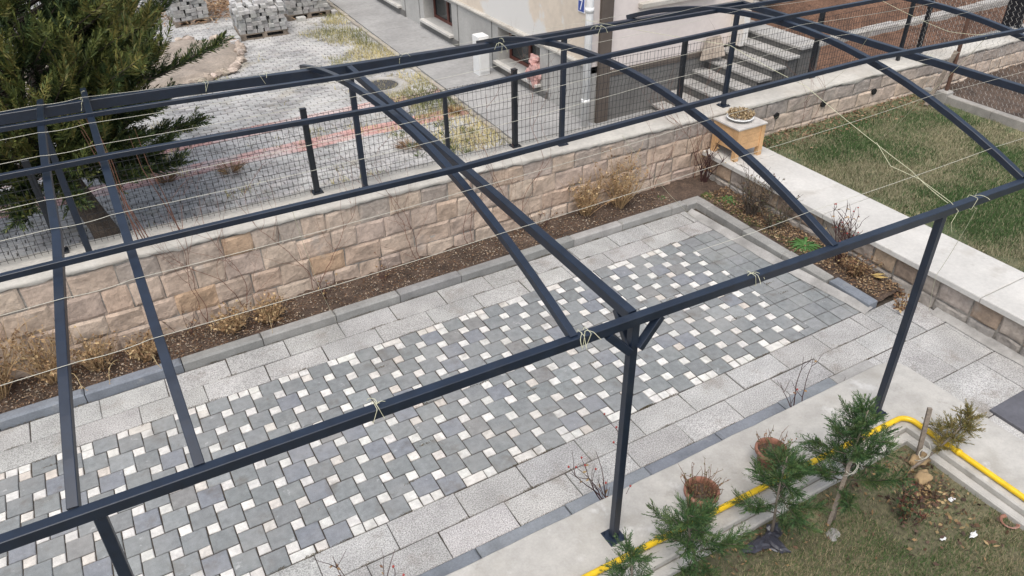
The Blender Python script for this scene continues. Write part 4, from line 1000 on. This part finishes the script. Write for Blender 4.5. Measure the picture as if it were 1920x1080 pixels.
for (x, y, dx, lab) in ((-1.02, 7.0, .1, 'long pale dead stalk drooping over the bluish kerb at the left'), (-.30, 6.98, .16, 'forked pale dead stalk drooping over the kerb beside the first rafter'), (-.52, 6.98, -.1, 'short pale dead stalk lying over the kerb'), (.98, 6.98, -.04, 'thin pale stalk hanging over the kerb at the twine')):
    m = MB()
    for q in range(2 if 'forked' in lab or 'long' in lab else 1):
        pq = Vector((x-.04+.06*q, y+.16, .12)); dq = Vector((dx*2+R.uniform(-.2, .2), -.45-.25*q, .9)).normalized(); pts = [pq]
        for k in range(9):
            dq = (dq+Vector((R.uniform(-.18, .18), -.10, -.26))).normalized(); pq = pq+dq*R.uniform(.038, .052); pq.z = max(pq.z, .02 if pq.y < 6.78 else .115); pts.append(pq.copy())
        m.tube(pts, [.0045-.00035*k for k in range(10)], 5, c=jit((.44, .34, .19), .15))
        for k in range(7): m.leaf(R.choice(pts[3:]), Vector((R.uniform(-1, 1), R.uniform(-1, 1), -.5)), R.uniform(.025, .05), .014, jit((.33, .23, .13), .25))
    solo('dead_stalk', m, MAT['dry'], lab, 'dead stalk', 'dead stalks over the kerb')
# green plants
def rosette(x, y, z, r, n, label, cols, up_=.5):
    m = MB()
    for k in range(n):
        a = R.uniform(0, 6.283); L = r*R.uniform(.6, 1.1); pp = Vector((x, y, z)); dv = Vector((math.cos(a), math.sin(a), up_*R.uniform(.4, 1.5))).normalized(); c = jit(R.choice(cols), .2); wd = r*.085
        sd3 = dv.cross(Vector((0, 0, 1))).normalized(); prev2 = None
        for q in range(5):
            t = q/4; pq = pp+dv*L*t-Vector((0, 0, L*.55*t*t)); ww = wd*(1-t)**.6*(.5+t*.9 if t < .5 else 1); cur = (pq-sd3*ww, pq+sd3*ww)
            if prev2: m.quad([prev2[0], prev2[1], cur[1], cur[0]], c)
            prev2 = cur
    solo('green_plant', m, MAT['leaf'], label, 'green plant', 'green plants in the right bed')
GC = [(.06, .14, .035), (.08, .17, .05), (.045, .105, .03)]
rosette(7.04, 5.22, .08, .26, 60, 'bright green rosette of strap leaves in the right bed', GC)
rosette(7.08, 6.62, .08, .2, 50, 'green leafy clump near the bed corner below the planter', GC, .35)
rosette(6.95, 6.86, .08, .14, 34, 'small mossy green clump at the inside corner of the bed', [(.07, .1, .03), (.1, .13, .045)], .3)
rosette(6.35, 7.12, .08, .12, 26, 'little green weed at the end of the back bed', GC, .4)
m = MB()
for _ in range(150):
    x, y = R.uniform(6.83, 7.0), R.uniform(4.9, 6.9); tuft(m, x, y, .075, .03, .03, 8, [(.08, .1, .03), (.12, .13, .045)], .006)
stuff('moss', m, MAT['dry'], 'mossy green ground cover along the end kerb', 'moss')
# climbing vines on the wall
def vine(x, h, lab, sd2, reach=.5):
    rl = random.Random(sd2*7+3); m = MB(); base = Vector((x, 7.36, .04))
    def grow(p, dv, L, r, dep):
        n = max(4, int(L/.08)); pts = [p]
        for q in range(n):
            dv = (dv+Vector((rl.uniform(-.35, .35), 0, rl.uniform(-.1, .2)))).normalized(); p = p+dv*L/n
            cz = capz(p.x); ywall = YW-.045 if p.z < cz+.015 else YW-.045+min(.32, (p.z-cz)*1.2)
            p.y = ywall+rl.uniform(-.012, .004); pts.append(p.copy())
            if dep < 2 and rl.random() < .3: grow(p.copy(), (dv+Vector((rl.choice((-1, 1))*rl.uniform(.5, 1.1), 0, rl.uniform(0, .4)))).normalized(), L*.42, r*.5, dep+1)
        m.tube(pts, [r*(1-.7*q/n) for q in range(n+1)], 5, cap=False)
    for _ in range(2): grow(base.copy(), Vector((rl.uniform(-.5, .5), 0, 1)), h, .0042, 0)
    solo('climbing_vine', m, MAT['vine'], lab, 'vine', 'bare vines on the stone wall')
MAT['vine'] = mat('vine_stem', (.16, .075, .05), .85, vary=((9, .6, 1.4),))
for x, h, lab, sd2 in ((.35, 1.5, 'bare reddish vine climbing from the bed beside the first rafter', 1), (.75, 1.3, 'forked vine climbing over the coping right of the first rafter', 2), (1.55, 1.5, 'thin vine on the wall behind the hanging twine', 3), (2.85, 1.5, 'reddish vine on the wall left of the second rafter', 4), (3.55, 1.2, 'branched vine on the wall under the cross beam nearest the conifer', 5),
        (4.3, 1.9, 'tall vine reaching the fence beside its fourth post', 6), (7.15, 1.5, 'dark red vine left of the pine planter', 7), (9.35, 1.1, 'forked bare vine on the wall between the drain tubes', 8), (6.4, .9, 'short bare vine at the end of the back bed', 9)):
    vine(x, h, lab, sd2)
# long rusty shoots near the conifer on the pergola
for k, (a, b, lab) in enumerate((((.0, 7.55, 1.15), (-.15, 7.5, 2.55), 'rust red shoots trained up between the first rafter and rear beam'), ((.35, 7.6, 1.1), (.25, 7.4, 2.45), 'pale brown shoot trained up right of the first rafter'))):
    m = MB()
    for q in range(4 if k == 0 else 2):
        a2, b2 = Vector(a)+Vector((R.uniform(-.06, .06), 0, 0)), Vector(b)+Vector((R.uniform(-.12, .12), 0, R.uniform(-.2, .05)))
        m.tube([a2, a2.lerp(b2, .35)+Vector((R.uniform(-.05, .05), 0, 0)), a2.lerp(b2, .7)+Vector((R.uniform(-.05, .05), 0, 0)), b2], [.006, .005, .004, .002], 5)
    solo('trained_shoots', m, MAT['vine'], lab, 'vine shoots', 'shoots trained up the pergola')

# ------------------------------------------------------------------ litter, leaves, stones
m = MB()
for _ in range(9000):
    x = R.uniform(-3, 6.4) if R.random() < .7 else R.uniform(-2.5, 1.3); y = R.uniform(6.93, 7.38); m.leaf(Vector((x, y, .085+.03*fbm(x, y, 0, 4))), Vector((R.uniform(-1, 1), R.uniform(-1, 1), R.uniform(-.1, .3))), R.uniform(.012, .035), R.uniform(.006, .016), jit(R.choice([(.28, .2, .13), (.36, .3, .23), (.16, .09, .05), (.11, .06, .035)]), .25))
for _ in range(3200):
    y = R.uniform(4.05, 6.9); x = R.uniform(6.86, 7.32); m.leaf(Vector((x, y, .085)), Vector((R.uniform(-1, 1), R.uniform(-1, 1), R.uniform(-.1, .3))), R.uniform(.015, .05), R.uniform(.008, .022), jit(R.choice([(.25, .16, .09), (.34, .25, .15), (.14, .08, .045)]), .25))
for _ in range(900):
    x = R.uniform(8.2, 11.8); y = 7.4-abs(R.gauss(0, .25)); m.leaf(Vector((x, y, .40)), Vector((R.uniform(-1, 1), R.uniform(-1, 1), R.uniform(-.1, .3))), R.uniform(.02, .06), R.uniform(.01, .03), jit(R.choice([(.2, .12, .07), (.3, .2, .12), (.12, .06, .04)]), .25))
stuff('leaf_litter', m, MAT['dry'], 'dry leaf scraps scattered over the planting beds', 'leaf litter')
m = MB()
for _ in range(620):
    a = R.uniform(0, 6.283); q = abs(R.gauss(0, .42)); x, y = 4.75+q*math.cos(a)*1.0, 1.9+q*math.sin(a)*.9
    if x > 5.05 or y > 2.3: continue
    m.leaf(Vector((x, y, GZ+.025)), Vector((R.uniform(-1, 1), R.uniform(-1, 1), R.uniform(-.1, .4))), R.uniform(.02, .06), R.uniform(.012, .035), jit(R.choice([(.2, .13, .065), (.3, .22, .11), (.11, .065, .04), (.085, .055, .04), (.06, .04, .03)]), .25))
for _ in range(350):
    x, y = R.uniform(1.4, 4.9), 2.3-abs(R.gauss(0, .12)); m.leaf(Vector((x, y, GZ+.02)), Vector((R.uniform(-1, 1), R.uniform(-1, 1), R.uniform(-.1, .4))), R.uniform(.015, .045), R.uniform(.01, .025), jit(R.choice([(.25, .16, .08), (.12, .07, .045)]), .25))
stuff('fallen_leaves', m, MAT['dry'], 'brown and ochre fallen leaves in the terrace corner', 'fallen leaves')
m = MB()
for _ in range(120):
    x = R.uniform(-1.6, 6.2); y = R.choice([3.42, 3.42, 3.712, 4.003, 4.003, 6.197, 6.475, 6.78, 6.78]) if R.random() < .8 else R.uniform(4.0, 6.2)
    for q in range(60):
        px, py = x+R.gauss(0, .045), y+R.gauss(0, .006); m.leaf(Vector((px, py, .001)), Vector((R.uniform(-1, 1), R.uniform(-1, 1), R.uniform(.1, .9))), R.uniform(.006, .014), .005, jit(R.choice([(.10, .075, .045), (.14, .105, .065), (.085, .08, .04)]), .2))
stuff('joint_weeds', m, MAT['dry'], 'little dead weeds and moss in the paving joints', 'joint weeds')
for (x, y, r, lab) in ((4.86, 2.02, (.075, .06, .045), 'ochre stone at the foot of the leaning stake'), (5.0, 2.16, (.1, .06, .04), 'larger flat ochre stone against the terrace edge')):
    m = MB(); m.blob((x, y, GZ+.03), r, None, x, .3, 14, 10); solo('ochre_stone', m, MAT['chalk'], lab, 'stone', 'ochre stones in the near lawn', True)
m = MB(); m.blob((3.82, 2.0, GZ+.01), (.06, .05, .02), None, 3, .4, 12, 8); solo('flat_stone', m, MAT['cement'], 'flat grey stone in the lawn below the fullest conifer', 'stone')
for i, (x, y, lab) in enumerate(((4.86, 1.77, 'white paper scrap right of the low rose in the near lawn'), (4.70, 1.48, 'largest crumpled white paper scrap in the near lawn'), (4.48, 1.57, 'thin white paper strip left of the largest scrap'))):
    m = MB(); m.blob((x, y, GZ+.03), (.022+.01*(i == 1), .016, .009 if i != 2 else .004), None, i*3+1, .7, 12, 8); solo('paper_scrap', m, MAT['paper'], lab, 'litter', 'white scraps on the near lawn')
m = MB(); m.lathe((5.05, 1.42, GZ-.005), [(.05, 0), (.07, .03), (.063, .036), (.045, .02)], 16); solo('broken_pot', m, MAT['terra'], 'broken terracotta rim lying at the edge of the near lawn', 'broken pot')
shrub('low_rose', 4.42, 1.80, GZ, .42, 9, (0, 0, 0), 'small rose bush with reddish and green leaves in the near lawn', 'rose bush', None, MAT['cane'], .0, 26, [(.035, .06, .025), (.05, .075, .03), (.12, .05, .035), (.16, .11, .05)], rb=.004, seed=77, spread=.6, twigs=4)
m = MB()
for q in range(2): m.leaf(Vector((7.14, 4.30+q*.04, .12)), Vector((.4, -.6+q*.2, .15)), .16, .07, (.5, .36, .14), Vector((0, .2, 1)))
solo('yellow_leaf', m, MAT['dry'], 'large fallen yellow leaf at the end of the right bed', 'leaf')
